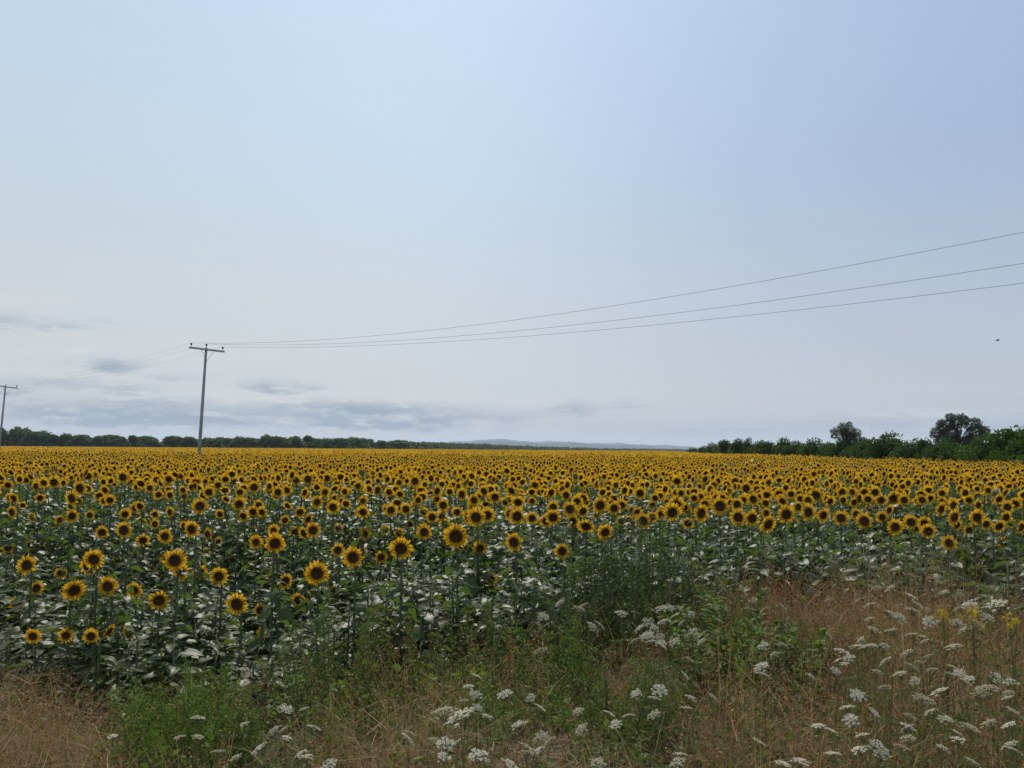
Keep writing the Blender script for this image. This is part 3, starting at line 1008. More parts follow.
low3 = np.stack([x3, y3, gz(x3, y3)], 1)
c3 = tip3[:, None, :] - (tip3 - low3)[:, None, :] * (u3 * 0.5)[:, :, None] + rng.normal(0, 1, (K3, 60, 3)) * (0.010 + 0.022 * u3)[:, :, None]
gr.append(flecks(c3.reshape(-1, 3), rng.uniform(0.005, 0.011, K3 * 60), 1, 1.5))
# fallen straw and short litter
x2, y2, px2 = verge_points(46000)
kk = ~in_weeds(x2, y2) & ~((px2 > 258) & (px2 < 298) & (y2 > 3.3) & (rng.uniform(0, 1, len(x2)) < 0.85))
x2, y2, px2 = x2[kk], y2[kk], px2[kk]
K2 = len(x2)
a2 = rng.uniform(0, 6.28, K2)
t, _, _ = strips(np.stack([x2, y2, gz(x2, y2) + rng.uniform(0.0, 1.0, K2) ** 1.5 * 0.38], 1), np.stack([np.cos(a2), np.sin(a2)], 1), rng.uniform(0.12, 0.42, K2), rng.uniform(0.0018, 0.005, K2), rng.uniform(0.75, 1.7, K2), 2, np.where(1, 0, 0).item(), 0.35)
gr.append(t)
go = ob('dry_grass', mesh_of('dry_grass', join(gr), [M_dry, M_rust]))
tag(go, 'dry tan and rust grass of the verge', None, None, 'stuff')

# low green growth under the grass
gg = []
x, y, px = verge_points(52000)
dn = np.clip(0.06 + 0.5 * wild(x, y, 41, 0.9) + 0.4 * wild(x, y, 42, 0.4) + 0.2 * ((px > 300) & (px < 760) & (y > 4.4)) - 0.3 * (px > 800) - 0.55 * (px < 140) - 0.25 * (y < 3.6), 0.03, 1)
ok = (rng.uniform(0, 1, len(x)) < dn) & ~((px > 258) & (px < 298) & (y > 3.3))
x, y, px = x[ok], y[ok], px[ok]; K = len(x)
a = rng.uniform(0, 6.28, K)
t, tip, _ = strips(np.stack([x, y, gz(x, y) - 0.01], 1), np.stack([np.cos(a), np.sin(a)], 1), rng.uniform(0.14, 0.48, K) * (1 + 0.25 * wild(x, y, 43, 0.5)) * np.where((px > 515) & (px < 710) & (y > 3.2) & (y < 5.4), 0.5, 1.0), rng.uniform(0.003, 0.010, K), np.abs(rng.normal(0.4, 0.3, K)), 3, 0, 1.8)
gg.append(t)
for rep in range(4):
    gg.append(flecks(tip + rng.normal(0, 0.035, (K, 3)) - np.array([0, 0, 0.05 * rep]), np.where(rng.uniform(0, 1, K) < 0.25, rng.uniform(0.02, 0.036, K), rng.uniform(0.007, 0.018, K)), 0, 1.9))
go2 = ob('green_undergrowth', mesh_of('green_undergrowth', join(gg), [M_green]))
tag(go2, 'low green weeds between the dry stalks', None, None, 'stuff')
print('grass tris', sum(len(t.F) for t in gr), sum(len(t.F) for t in gg))


# ------------------------------------------------------------------ weed clumps: each a plant with stems and foliage
def weed(name, px, d, wid, hgt, mat, label, kind='feather', n=None, group=None, seed=0):
    """a many-stemmed weed: wid, hgt in metres"""
    r_ = np.random.default_rng(seed + 7000)
    X = (px - 512) / F * d
    z = float(gz(X, d))
    root = thing(name, (X, d, z), label, 'weed', group)
    ns = n or int(14 + wid * 34)
    st, cs, sz = [], [], []
    broad = []
    for k in range(ns):
        rr = wid / 2 * math.sqrt(r_.uniform()) * 0.95
        th = r_.uniform(0, 6.28)
        b = np.array([rr * math.cos(th), rr * math.sin(th), -0.03])
        hh = hgt * (1 - 0.3 * (rr / (wid / 2)) ** 2) * r_.uniform(0.45, 1.12)
        lean = np.array([math.cos(th), math.sin(th), 0]) * (0.35 * rr + r_.uniform(0, 0.10))
        pts = [b, b + np.array([0, 0, hh * .5]) + lean * .35, b + np.array([0, 0, hh]) + lean]
        st.append(tube(pts, [0.0045, 0.0035, 0.0015], 4, 0, False))
        m_ = int(hh * (150 if kind == 'feather' else 60))
        for q in range(m_):
            u = r_.uniform(0.18, 1.0)
            c = (1 - u) ** 2 * pts[0] + 2 * u * (1 - u) * pts[1] + u * u * pts[2]
            rad = (0.10 if kind != 'tall' else 0.075) * (1.15 - 0.75 * u)
            v = r_.normal(0, 1, 3); v /= np.linalg.norm(v); v[2] = v[2] * 0.6 + 0.15
            L = rad * r_.uniform(0.4, 1.3)
            if kind == 'feather':
                for e in (0.35, 0.65, 1.0):
                    cs.append(c + v * L * e + r_.normal(0, 0.006, 3)); sz.append(r_.uniform(0.005, 0.010))
            elif kind == 'tall':
                cs.append(c + v * L * 0.6); sz.append(r_.uniform(0.009, 0.016))
                cs.append(c + v * L); sz.append(r_.uniform(0.006, 0.013))
            else:
                broad.append((c + v * L * 0.3, v, r_.uniform(0.035, 0.065)))
    ob('stems', mesh_of('stems', join(st), [M_gstem]), root)
    fol = []
    if cs:
        fol.append(flecks(np.array(cs), np.array(sz), 0, 3.2 if kind != 'feather' else 2.4))
    if broad:
        rnd = random.Random(seed)
        for (c, v, L) in broad:
            b = blade(L, L * 0.62, 0.2, -0.5, 4, 3, 0.25, True, rnd)
            a = math.atan2(v[1], v[0])
            fol.append(b.xf(rotz(a)[0] @ roty(-math.asin(max(-0.8, min(0.8, v[2]))))[0], c))
    ob('foliage', mesh_of('foliage', join(fol), [mat]), root)
    return root


weed('feathery_weed', 205, 4.7, 0.70, 0.58, M_bright, 'bright green feathery bush of mugwort low on the left verge', 'feather', 80, None, 1)
weed('feathery_weed', 168, 5.2, 0.40, 0.42, M_bright, 'small feathery green clump touching the bright green bush on its left', 'feather', 18, None, 2)
weed('feathery_weed', 340, 5.2, 0.65, 0.80, M_green, 'olive green weed clump at the crop edge right of the bare earth gap', 'feather', 26, None, 3)
weed('feathery_weed', 385, 5.5, 0.60, 0.74, M_green, 'olive green weed clump under the large pale sunflower leaves, left of centre', 'feather', 18, None, 4)
weed('feathery_weed', 485, 5.6, 0.60, 0.78, M_green, 'upright green weed below the lone small low sunflower', 'tall', 16, None, 5)
weed('feathery_weed', 535, 5.7, 0.60, 0.85, M_green, 'upright mid green weed left of the tall dark weeds', 'tall', 24, None, 6)
for i, (px, d, w, h_, lab) in enumerate([(578, 5.9, 0.7, 0.88, 'dark green tall weed, left end of the dark weed bank'), (624, 6.1, 0.75, 1.08, 'tallest dark green weed in the dark weed bank'),
                                          (668, 6.2, 0.7, 1.0, 'dark green tall weed, right of the tallest in the dark weed bank'), (603, 6.5, 0.7, 1.08, 'dark green tall weed behind the left half of the dark weed bank'),
                                          (646, 6.6, 0.7, 1.1, 'dark green tall weed behind the right half of the dark weed bank')]):
    weed('tall_weed', px, d, w, h_, M_dark, lab, 'tall', 36, None, 20 + i)
weed('broad_leaved_weed', 722, 5.0, 0.62, 0.60, M_bright, 'light green broad-leaved weed right of the faded umbels', 'broad', 36, None, 40)
weed('broad_leaved_weed', 735, 5.5, 0.50, 0.55, M_green, 'broad-leaved weed behind the light green broad-leaved one', 'broad', 16, None, 41)
weed('feathery_weed', 612, 4.2, 0.50, 0.36, M_bright, 'fresh green fern-like weed in front of the faded umbels', 'feather', 40, None, 42)
weed('feathery_weed', 505, 4.6, 0.42, 0.34, M_bright, 'small fresh green weed above the flat white umbel at centre', 'feather', 16, None, 43)
weed('feathery_weed', 830, 5.0, 0.60, 0.42, M_green, 'yellowish green low weed left of the white umbels on the right', 'feather', 24, None, 44)
weed('broad_leaved_weed', 790, 4.9, 0.35, 0.42, M_bright, 'small broad-leaved weed beside the rusty grass on the right', 'broad', 12, None, 45)
weed('feathery_weed', 432, 5.4, 0.55, 0.66, M_green, 'olive weed between the two green clumps left of centre, under the biggest bloom', 'tall', 20, None, 51)
weed('broad_leaved_weed', 318, 5.5, 0.40, 0.50, M_bright, 'bright broad-leaved weed on the right rim of the bare earth gap', 'broad', 18, None, 52)
weed('feathery_weed', 690, 5.7, 0.55, 0.62, M_green, 'loose green weed at the right foot of the dark weed bank', 'feather', 22, None, 53)
weed('feathery_weed', 560, 5.2, 0.55, 0.50, M_bright, 'light green weed at the left end of the cream patch', 'feather', 22, None, 54)
weed('feathery_weed', 130, 6.0, 0.6, 0.40, M_green, 'low green weed at the crop edge under the lowest left sunflowers', 'feather', 20, None, 46)
weed('feathery_weed', 1000, 6.1, 0.5, 0.62, M_green, 'thin olive weed at the right edge below the last sunflowers', 'tall', 14, None, 47)

# ------------------------------------------------------------------ wild carrot
def umbel_mesh(seed, mat, r=0.042, closed=False):
    rnd = np.random.default_rng(seed)
    cs, sz, st = [], [], []
    n = 22
    for k in range(n):
        rr = r * math.sqrt((k + 0.5) / n) * rnd.uniform(0.75, 1.2); th = k * 2.4 + rnd.uniform(-.3, .3)
        z = 0.012 - 0.010 * (rr / r) ** 2 + rnd.uniform(-.002, .002)
        if closed:
            z = 0.02 * (rr / r) ** 2 + 0.006
        c = np.array([rr * math.cos(th), rr * math.sin(th), z])
        for q in range(17):
            o_ = rnd.normal(0, 1, 2) * r * 0.105
            cs.append(c + np.array([o_[0], o_[1], rnd.normal(0, 0.0012)])); sz.append(rnd.uniform(0.0038, 0.0062))
        st.append(tube([(0, 0, -0.035), c + np.array([0, 0, -0.002])], [0.0009, 0.0006], 3, 1, False))
    cs = np.array(cs); K = len(cs)
    # florets lie nearly flat
    a = np.random.default_rng(seed + 1).uniform(0, 6.28, K); s = np.array(sz)
    tl = np.random.default_rng(seed + 2).normal(0, 0.35, (K, 2))
    ux = np.stack([np.cos(a), np.sin(a), tl[:, 0]], 1); uy = np.stack([-np.sin(a), np.cos(a), tl[:, 1]], 1)
    V = np.stack([cs - ux * s[:, None] * .6, cs + uy * s[:, None] * .5, cs + ux * s[:, None] * .6, cs - uy * s[:, None] * .5], 1).reshape(-1, 3)
    Fa = (np.array([(0, 1, 2), (0, 2, 3)])[None] + (np.arange(K) * 4)[:, None, None]).reshape(-1, 3)
    return mesh_of('umbel', join([T(V, Fa, 0)] + st), [mat, M_gstem])


UMB_W = [umbel_mesh(300 + k, M_white) for k in range(5)]
UMB_C = [umbel_mesh(340 + k, M_cream) for k in range(4)]
UMB_B = [umbel_mesh(380 + k, M_bright, 0.028, True) for k in range(2)]


def carrot_foliage(seed):
    r_ = np.random.default_rng(seed)
    cs, sz = [], []
    for k in range(9):
        z = r_.uniform(0.06, 0.75); th = r_.uniform(0, 6.28)
        L = r_.uniform(0.09, 0.17) * (1 - 0.5 * z)
        for q in range(34):
            u = r_.uniform(0.15, 1)
            w = 0.35 * L * (1 - u) + 0.01
            s_ = r_.uniform(-1, 1) * w
            cs.append((math.cos(th) * L * u - math.sin(th) * s_, math.sin(th) * L * u + math.cos(th) * s_, z + L * 0.5 * u - L * 0.5 * u * u)); sz.append(r_.uniform(0.004, 0.009))
    return mesh_of('foliage', flecks(np.array(cs), np.array(sz), 0, 2.4), [M_green])


CF = [carrot_foliage(500 + k) for k in range(4)]
CS = []
for k in range(4):
    rnd = random.Random(k)
    CS.append(mesh_of('stem', tube([(rnd.uniform(-.05, .05), rnd.uniform(-.05, .05), -.05), (rnd.uniform(-.07, .07), rnd.uniform(-.07, .07), .3), (rnd.uniform(-.05, .05), rnd.uniform(-.05, .05), .6), (rnd.uniform(-.015, .015), rnd.uniform(-.015, .015), .85), (0, 0, 1)], [.0026, .0022, .0018, .0014, .0012], 5, 0, False), [M_gstem]))

# column, row, width in px, kind (w white, c faded, s seen edge-on, b green bud)
U = [(477,677,13,'w'),(469,687,12,'s'),(505,695,16,'w'),(444,713,27,'w'),(461,717,29,'w'),(487,717,10,'c'),(407,739,17,'w'),(436,741,13,'w'),(445,744,18,'w'),(443,757,15,'w'),
 (478,756,21,'w'),(510,765,18,'w'),(313,728,15,'w'),(286,710,13,'s'),(284,730,10,'w'),(259,750,20,'w'),(330,765,16,'w'),(411,655,12,'c'),(412,662,11,'c'),(433,660,11,'c'),
 (425,668,10,'c'),(518,725,8,'w'),(307,757,12,'s'),(609,714,13,'w'),(660,691,18,'w'),(636,694,12,'w'),(654,699,12,'w'),(522,725,16,'w'),(582,729,11,'c'),(541,737,13,'c'),
 (529,750,22,'c'),(550,741,13,'c'),(629,716,11,'c'),(654,715,11,'c'),(531,698,8,'c'),(540,708,11,'w'),(616,725,14,'s'),(762,667,16,'w'),(763,675,14,'w'),(759,743,16,'w'),
 (748,733,11,'b'),(713,698,12,'c'),(764,759,13,'b'),(764,610,10,'c'),(719,621,10,'c'),(689,660,10,'c'),(621,643,9,'w'),(592,627,14,'c'),(605,627,12,'c'),(576,634,12,'c'),
 (543,617,13,'c'),(537,625,12,'c'),(549,625,12,'c'),(541,651,14,'c'),(576,618,12,'c'),(563,609,10,'c'),(554,611,10,'c'),(620,610,12,'c'),(621,614,14,'c'),(642,618,12,'c'),
 (648,623,13,'c'),(661,609,13,'c'),(660,617,10,'c'),(675,616,10,'c'),(664,622,14,'c'),(682,623,10,'c'),(693,631,10,'c'),(596,640,12,'c'),(588,639,10,'c'),(603,602,8,'c'),
 (877,589,11,'w'),(891,589,14,'w'),(911,597,15,'w'),(916,604,13,'w'),(944,593,12,'c'),(969,605,14,'w'),(997,605,21,'w'),(956,610,12,'w'),(939,607,8,'w'),(892,615,14,'w'),
 (900,618,14,'w'),(914,611,14,'w'),(870,605,12,'c'),(870,619,8,'w'),(899,606,8,'w'),(874,630,13,'c'),(892,631,14,'c'),(929,622,16,'w'),(957,623,14,'c'),(977,625,17,'c'),
 (987,618,14,'c'),(965,630,16,'c'),(1009,634,13,'c'),(912,635,14,'c'),(953,647,16,'c'),(829,636,10,'w'),(861,640,10,'w'),(857,648,18,'s'),(849,658,11,'w'),(838,661,7,'w'),
 (886,661,14,'c'),(907,653,13,'c'),(912,667,14,'c'),(900,674,14,'c'),(915,681,12,'c'),(885,688,15,'c'),(857,696,17,'w'),(848,708,16,'w'),(851,720,16,'w'),(924,700,20,'w'),
 (940,692,18,'w'),(986,691,24,'w'),(998,680,19,'w'),(965,682,14,'c'),(945,720,15,'c'),(931,712,13,'c'),(907,727,16,'w'),(908,739,14,'w'),(990,724,17,'w'),(1009,726,16,'w'),
 (1013,713,22,'c'),(970,728,18,'c'),(859,750,13,'w'),(879,750,24,'w'),(832,755,19,'w'),(783,765,18,'w'),(1014,751,16,'c'),(973,763,12,'c'),(782,607,12,'c'),(763,646,8,'w'),
 (783,645,7,'w'),(774,655,8,'w'),(811,677,11,'c'),(827,602,8,'c'),(862,736,12,'s'),(198,719,14,'s'),(180,738,13,'s'),(113,737,10,'s'),(218,752,14,'c'),(236,758,13,'c')]
rum = random.Random(77)
EXTRA = []
for (n_, xa, xb, ya, yb, kinds, lab_) in [(46, 532, 704, 602, 646, 'ccccw', 'small faded umbel crowded in the cream patch below the tall dark weeds'),
                                     (34, 828, 1020, 604, 690, 'ccws', 'small umbel scattered between the larger umbels of the right verge'),
                                     (14, 790, 1020, 690, 764, 'wcwcs', 'small umbel scattered low between the larger umbels at the right'),
                                     (16, 400, 700, 660, 764, 'wcc', 'small umbel dotted in the grass at bottom centre'),
                                     (8, 180, 330, 700, 764, 'wcs', 'small umbel dotted in the grass below the bright green bush')]:
    for _ in range(n_):
        EXTRA.append((rum.uniform(xa, xb), rum.uniform(ya, yb), rum.uniform(8, 13), rum.choice(kinds), lab_))
UZ = [
    (lambda u: 530 <= u[0] < 700 and u[1] <= 632 and u[0] < 600, 'in the left half of the cream patch'),
    (lambda u: 600 <= u[0] < 700 and u[1] <= 632, 'in the right half of the cream patch'),
    (lambda u: u[0] > 860 and u[1] <= 600, 'of the highest ones on the right'),
    (lambda u: 860 < u[0] < 925 and u[1] <= 640, 'of the patch left of the yellow flowers'),
    (lambda u: u[0] >= 925 and u[1] <= 640, 'of those around the yellow flowers'),
    (lambda u: 820 < u[0] < 920 and 635 < u[1] <= 692, 'in the band under the right patch'),
    (lambda u: u[0] >= 920 and 640 < u[1] <= 705, 'at the right, below the yellow flowers'),
    (lambda u: 840 < u[0] and 692 < u[1] <= 730, 'in the row across the lower right'),
    (lambda u: 770 < u[0] and u[1] > 730, 'in the bottom row on the right'),
    (lambda u: 700 <= u[0] <= 830, 'of the scattered ones in the rusty grass'),
    (lambda u: 400 <= u[0] < 440 and u[1] < 675, 'of the four above the centre left grass'),
    (lambda u: 400 <= u[0] < 520 and 675 <= u[1] < 730, 'of the upper centre white group'),
    (lambda u: 400 <= u[0] < 520 and u[1] >= 730, 'of the bottom centre white group'),
    (lambda u: 520 <= u[0] < 700 and 632 < u[1] < 712, 'of those around the fern-like weed'),
    (lambda u: 520 <= u[0] < 700 and u[1] >= 712, 'of the bottom ones right of centre'),
    (lambda u: u[0] < 250, 'of those below the bright green bush'),
    (lambda u: 250 <= u[0] < 400, 'of those below the bare earth gap'),
]
ul = {}
for fn, ph in UZ:
    zu = sorted([u for u in U if u not in ul and fn(u)], key=lambda u: u[0])
    for k, u in enumerate(zu):
        n = len(zu)
        o_ = 'rightmost' if (k == n - 1 and n > 1) else (ORD[k] if k < 6 else ['second', 'third', 'fourth', 'fifth', 'sixth', 'seventh', 'eighth', 'ninth'][min(7, n - 2 - k)] + ' from the right')
        kd = {'w': 'white', 'c': 'faded cream', 's': 'edge-on white', 'b': 'green budded'}[u[3]]
        ul[u] = f'{kd} umbel, {o_} {ph}'
ul[(997, 605, 21, 'w')] = 'broad flat white wild carrot umbel right of the largest yellow flower'
ul[(879, 750, 24, 'w')] = 'largest white wild carrot umbel in the bottom row on the right'
ul[(461, 717, 29, 'w')] = 'largest wild carrot umbel at bottom centre, right of its twin'
ul[(444, 713, 27, 'w')] = 'wide white wild carrot umbel touching the largest one on its left'

for u in U + EXTRA:
    px, py, s, kd = u[:4]
    dsz = F * 0.088 / s
    best = None
    for d in np.arange(2.0, 6.9, 0.05):
        p = at(px, py, d)
        hh = p[2] - float(gz(p[0], p[1]))
        pen = abs(math.log(d / dsz)) + 5 * max(0, (0.58 if kd != 'b' else 0.45) - hh) + 4 * max(0, hh - 0.95)
        if best is None or pen < best[0]:
            best = (pen, d, p, hh)
    _, d, p, hh = best
    hh = max(hh, 0.15)
    bx, by = p[0] + random.gauss(0, 0.03), p[1] + random.gauss(0.02, 0.03)
    z = float(gz(bx, by))
    r = thing('wild_carrot', (bx, by, z), u[4] if len(u) > 4 else ul.get(u, 'wild carrot umbel standing in the verge'), 'wildflower', 'wild carrot in the verge')
    top = np.array([p[0] - bx, p[1] - by, p[2] - z])
    sc = min(max(s * d / F / 0.092, 0.55), 1.5)
    mesh = random.choice({'w': UMB_W, 'c': UMB_C, 's': UMB_W, 'b': UMB_B}[kd])
    tilt = (random.uniform(0.22, 0.8), random.uniform(-0.3, 0.3)) if kd in 'wc' else (random.uniform(-0.15, 0.05), random.uniform(-0.5, 0.6))
    st = ob('stem', random.choice(CS), r)
    L = np.linalg.norm(top - np.array([0, 0, 0]))
    st.rotation_mode = 'QUATERNION'
    foot = Vector(top - np.array([0, 0, 0.034 * sc]))
    st.rotation_quaternion = Vector((0, 0, 1)).rotation_difference(foot)
    st.scale = (1, 1, foot.length)
    ob('foliage', random.choice(CF), r, rot=(0, 0, random.uniform(0, 6.28)), sc=(1, 1, max(0.4, hh)))
    ob('umbel', mesh, r, loc=tuple(top), rot=(tilt[0], tilt[1], random.uniform(0, 6.28)), sc=sc)

# yellow flowers at the right
def yellow_plant(px, py, w, d, label, seed):
    r_ = np.random.default_rng(seed)
    p = at(px, py, d)
    z = float(gz(p[0], p[1]))
    root = thing('yellow_wildflower', (p[0], p[1], z), label, 'wildflower')
    h_ = p[2] - z
    st, cs, sz, gl, gsz = [], [], [], [], []
    R_ = w * d / F / 2
    for k in range(9):
        e = np.array([r_.normal(0, R_ * .55), r_.normal(0, R_ * .55), h_ + r_.normal(0, R_ * .45)])
        st.append(tube([(0, 0, -.03), e * np.array([.3, .3, .6]), e], [.0018, .0014, .001], 4, 0, False))
        for q in range(22):
            cs.append(e + r_.normal(0, R_ * .17, 3)); sz.append(r_.uniform(.005, .009))
        for q in range(14):
            u = r_.uniform(.2, .9)
            gl.append(e * np.array([.3 + .7 * u, .3 + .7 * u, u]) + r_.normal(0, .02, 3)); gsz.append(r_.uniform(.007, .014))
    ob('stems', mesh_of('stems', join(st), [M_gstem]), root)
    ob('foliage', mesh_of('foliage', flecks(np.array(gl), np.array(gsz), 0, 2.6), [M_green]), root)
    ob('blossoms', mesh_of('blossoms', flecks(np.array(cs), np.array(sz), 0, 1.2), [M_yellow]), root)


yellow_plant(972, 613, 24, 4.1, 'largest yellow wildflower among white umbels on the right verge', 1)
yellow_plant(945, 616, 17, 4.2, 'small yellow wildflower left of the largest yellow one', 2)
yellow_plant(1011, 620, 18, 4.0, 'yellow wildflower at the right edge under the broad flat umbel', 3)


# ------------------------------------------------------------------ trees
def crown_soup(blobs, n, leaf, seed, shell=0.55, m=0):
    """leaf sprays through a set of clumps (cx,cy,cz,rx,ry,rz), denser to the outside, with gaps"""
    r_ = np.random.default_rng(seed)
    out = []
    vol = np.array([b[3] * b[4] * b[5] for b in blobs]) ** (2 / 3)
    cnt = np.maximum(8, (n * vol / vol.sum()).astype(int))
    for b, k in zip(blobs, cnt):
        v = r_.normal(0, 1, (k, 3)); v /= np.linalg.norm(v, axis=1)[:, None]
        rad = shell + (1.0 - shell) * r_.uniform(0, 1, k) ** 0.7
        # uneven outline and holes
        f = np.zeros(k)
        for q in range(5):
            w = r_.normal(0, 1, 3) * 2.2
            f += np.sin(v @ w * 1.6 + r_.uniform(0, 6.28))
        f /= 5 ** 0.5
        rad = rad * (1 + 0.16 * f)
        keep = f > -1.1 + r_.uniform(-.3, .3, k)
        c = v[keep] * rad[keep][:, None] * np.array(b[3:6]) + np.array(b[:3])
        out.append(flecks(c, r_.uniform(0.7, 1.3, len(c)) * leaf, m, 1.5))
    return join(out)


def make_tree(h, w, seed, n, leaf, trunk_h=0.3, blobs=None, nblob=14, tr=0.12, shell=0.45):
    r_ = np.random.default_rng(seed)
    if blobs is None:
        blobs = []
        for k in range(nblob):
            u = r_.uniform(0, 1)
            z = h * (trunk_h + (1 - trunk_h) * (0.12 + 0.72 * u))
            prof = math.sin(math.pi * min(1, 0.25 + 0.70 * u))
            rr = w / 2 * prof * math.sqrt(r_.uniform(0, 1)) * 0.75
            th = r_.uniform(0, 6.28)
            s = w * r_.uniform(0.14, 0.25)
            blobs.append((rr * math.cos(th), rr * math.sin(th), z, s, s, s * r_.uniform(.65, .95)))
    br = [tube([(0, 0, -0.2), (r_.uniform(-.02, .02) * h, 0, h * .25), (r_.uniform(-.03, .03) * h, 0, h * .5), (r_.uniform(-.04, .04) * h, 0, h * .82)], [tr * 1.3, tr, tr * .75, tr * .2], 7)]
    for b in blobs:
        c = np.array(b[:3]); s = np.array([0, 0, min(c[2] * .75, h * r_.uniform(.2, .6))])
        mid = (s + c) / 2 + np.array([0, 0, 0.06 * h])
        br.append(tube([s, mid, c], [tr * .38, tr * .25, tr * .08], 4, 0, False))
        for q in range(3):
            e = c + r_.normal(0, 1, 3) * np.array(b[3:6]) * .6
            br.append(tube([c, e], [tr * .1, tr * .03], 3, 0, False))
    return join(br), crown_soup(blobs, n, leaf, seed + 1, shell)


def tree_thing(name, loc, label, group, meshes, rz=0.0, sc=1.0, cat='tree', z=0.0):
    r = thing(name, (loc[0], loc[1], z), label, cat, group, rz)
    r.scale = (sc, sc, sc) if np.isscalar(sc) else sc
    ob('trunk', meshes[0], r)
    ob('crown', meshes[1], r)
    return r


def top_h(px, py, d):
    return at(px, py, d)[2]


def tm(h, w, seed, n, leaf, mat, **kw):
    a, b = make_tree(h, w, seed, n, leaf, **kw)
    return mesh_of('trunk', a, [M_bark]), mesh_of('crown', b, [mat])


# two tall trees on the right
def blobs_px(d, cx, lst, depth=0.8):
    """clumps given by column, row and radius in px at distance d; spread in depth too"""
    out = []
    for i, (px, py, r) in enumerate(lst):
        p = at(px, py, d); s = r * d / F
        out.append((p[0] - cx, random.uniform(-1, 1) * depth * s * 1.2, p[2], s, s, s * 0.9))
    return out


d = 58.0
cx = at(957, 440, d)[0]
bl = blobs_px(d, cx, [(958, 421, 8), (947, 425, 8), (968, 424, 8), (941, 433, 7), (955, 433, 10), (971, 433, 9), (980, 431, 6), (945, 442, 9), (961, 444, 10), (976, 442, 9), (937, 447, 6), (953, 417, 5), (965, 418, 5), (940, 424, 4), (984, 437, 5)], 1.1)
a, b = make_tree(top_h(957, 413, d), 5.4, 61, 17000, 0.068, blobs=bl, tr=0.16)
tree_thing('broadleaf_tree', (cx, d), 'broad round dark tree, larger of the two trees standing over the right hedge', None, (mesh_of('trunk', a, [M_bark]), mesh_of('crown', b, [M_treegrey])))
d = 80.0
cx = at(849, 440, d)[0]
bl = blobs_px(d, cx, [(845, 427, 5), (838, 430, 5), (852, 430, 6), (846, 435, 6), (859, 436, 5), (836, 436, 4), (864, 440, 4), (850, 443, 7), (858, 447, 7), (842, 446, 6), (866, 447, 5), (834, 431, 3), (848, 424, 3), (843, 431, 5), (855, 433, 5), (849, 437, 6), (862, 444, 6), (840, 441, 5), (868, 443, 4)], 1.1)
a, b = make_tree(top_h(848, 422, d), 4.6, 62, 11000, 0.078, blobs=bl, tr=0.15)
tree_thing('broadleaf_tree', (cx, d), 'smaller airy grey tree with a crooked crown rising from the hedge on the right', None, (mesh_of('trunk', a, [M_bark]), mesh_of('crown', b, [M_treegrey])))

# hedge bushes, right side
bush_meshes = {}
for i in range(4):
    for mname, mt in (('d', M_tree), ('l', M_treelight)):
        bush_meshes[(mname, i)] = tm(3.0, 3.4, 700 + i, 7000, 0.115, mt, trunk_h=-0.12, nblob=26, tr=0.05)
BUSH = [  # column of centre, row of top, width px, distance, leaf
 (1012, 431, 50, 70, 'l'), (985, 440, 40, 73, 'l'), (1040, 428, 50, 66, 'l'), (1075, 428, 50, 62, 'd'), (965, 449, 40, 78, 'l'), (912, 444, 30, 92, 'd'),
 (887, 436, 34, 98, 'd'), (898, 446, 30, 95, 'd'), (925, 441, 22, 90, 'd'), (872, 444, 26, 103, 'd'), (842, 445, 26, 110, 'd'), (858, 448, 22, 106, 'd'), (828, 444, 24, 116, 'd'),
 (812, 442, 22, 122, 'd'), (797, 443, 22, 128, 'd'), (783, 443, 20, 135, 'd'), (768, 443, 20, 143, 'd'), (755, 445, 16, 150, 'd'), (748, 440, 10, 156, 'd'),
 (738, 443, 16, 163, 'd'), (724, 441, 18, 172, 'd'), (714, 445, 14, 190, 'd'), (704, 447, 12, 215, 'd'), (945, 446, 30, 83, 'd'), (1100, 425, 50, 58, 'd'),
 (694, 449, 12, 240, 'd'), (734, 446, 16, 1, 'd'), (762, 445, 18, 1, 'd'), (790, 446, 20, 2, 'd'), (835, 447, 24, 1, 'd'), (850, 449, 24, 2, 'd'), (865, 446, 22, 1, 'd'), (895, 443, 26, 2, 'd'), (905, 448, 28, 1, 'd'), (935, 448, 30, 2, 'd'), (955, 450, 34, 1, 'd'), (975, 450, 36, 2, 'l'), (1060, 436, 50, 1, 'l'), (720, 447, 16, 2, 'd'), (708, 449, 12, 1, 'd'), (778, 446, 18, 139, 'd'), (806, 447, 18, 125, 'd'), (1000, 446, 44, 68, 'd'), (1022, 448, 40, 65, 'l'), (880, 449, 26, 99, 'd'), (820, 448, 20, 118, 'd'),
]
BL = {0: 'light green rounded bush at the right edge of the hedge', 6: 'dark domed bush between the two tall trees of the hedge', 18: 'small pointed tree sticking out of the low left part of the hedge',
      8: 'dark pointed shrub just left of the larger tall tree', 20: 'leftmost taller bush of the right hedge', 1: 'light green bush at the foot of the larger tall tree, right side'}
for i, (px, py, w, d, k) in enumerate(BUSH):
    d = float(np.interp(px, HEDGE_PX, HEDGE_D)) + 2.0 + (d * 7.3 % 2.4)
    p = at(px, py, d)
    hh = max(p[2], 2.1); ww = w * d / F * 1.35
    tree_thing('hedge_bush', (p[0], d), BL.get(i, 'dense green bush in the hedge bordering the right side of the field'), 'bushes of the hedge on the right', bush_meshes[(k, i % 4)], random.uniform(0, 6.28), (ww / 3.0, ww / 3.0, hh / 2.62), 'bush')

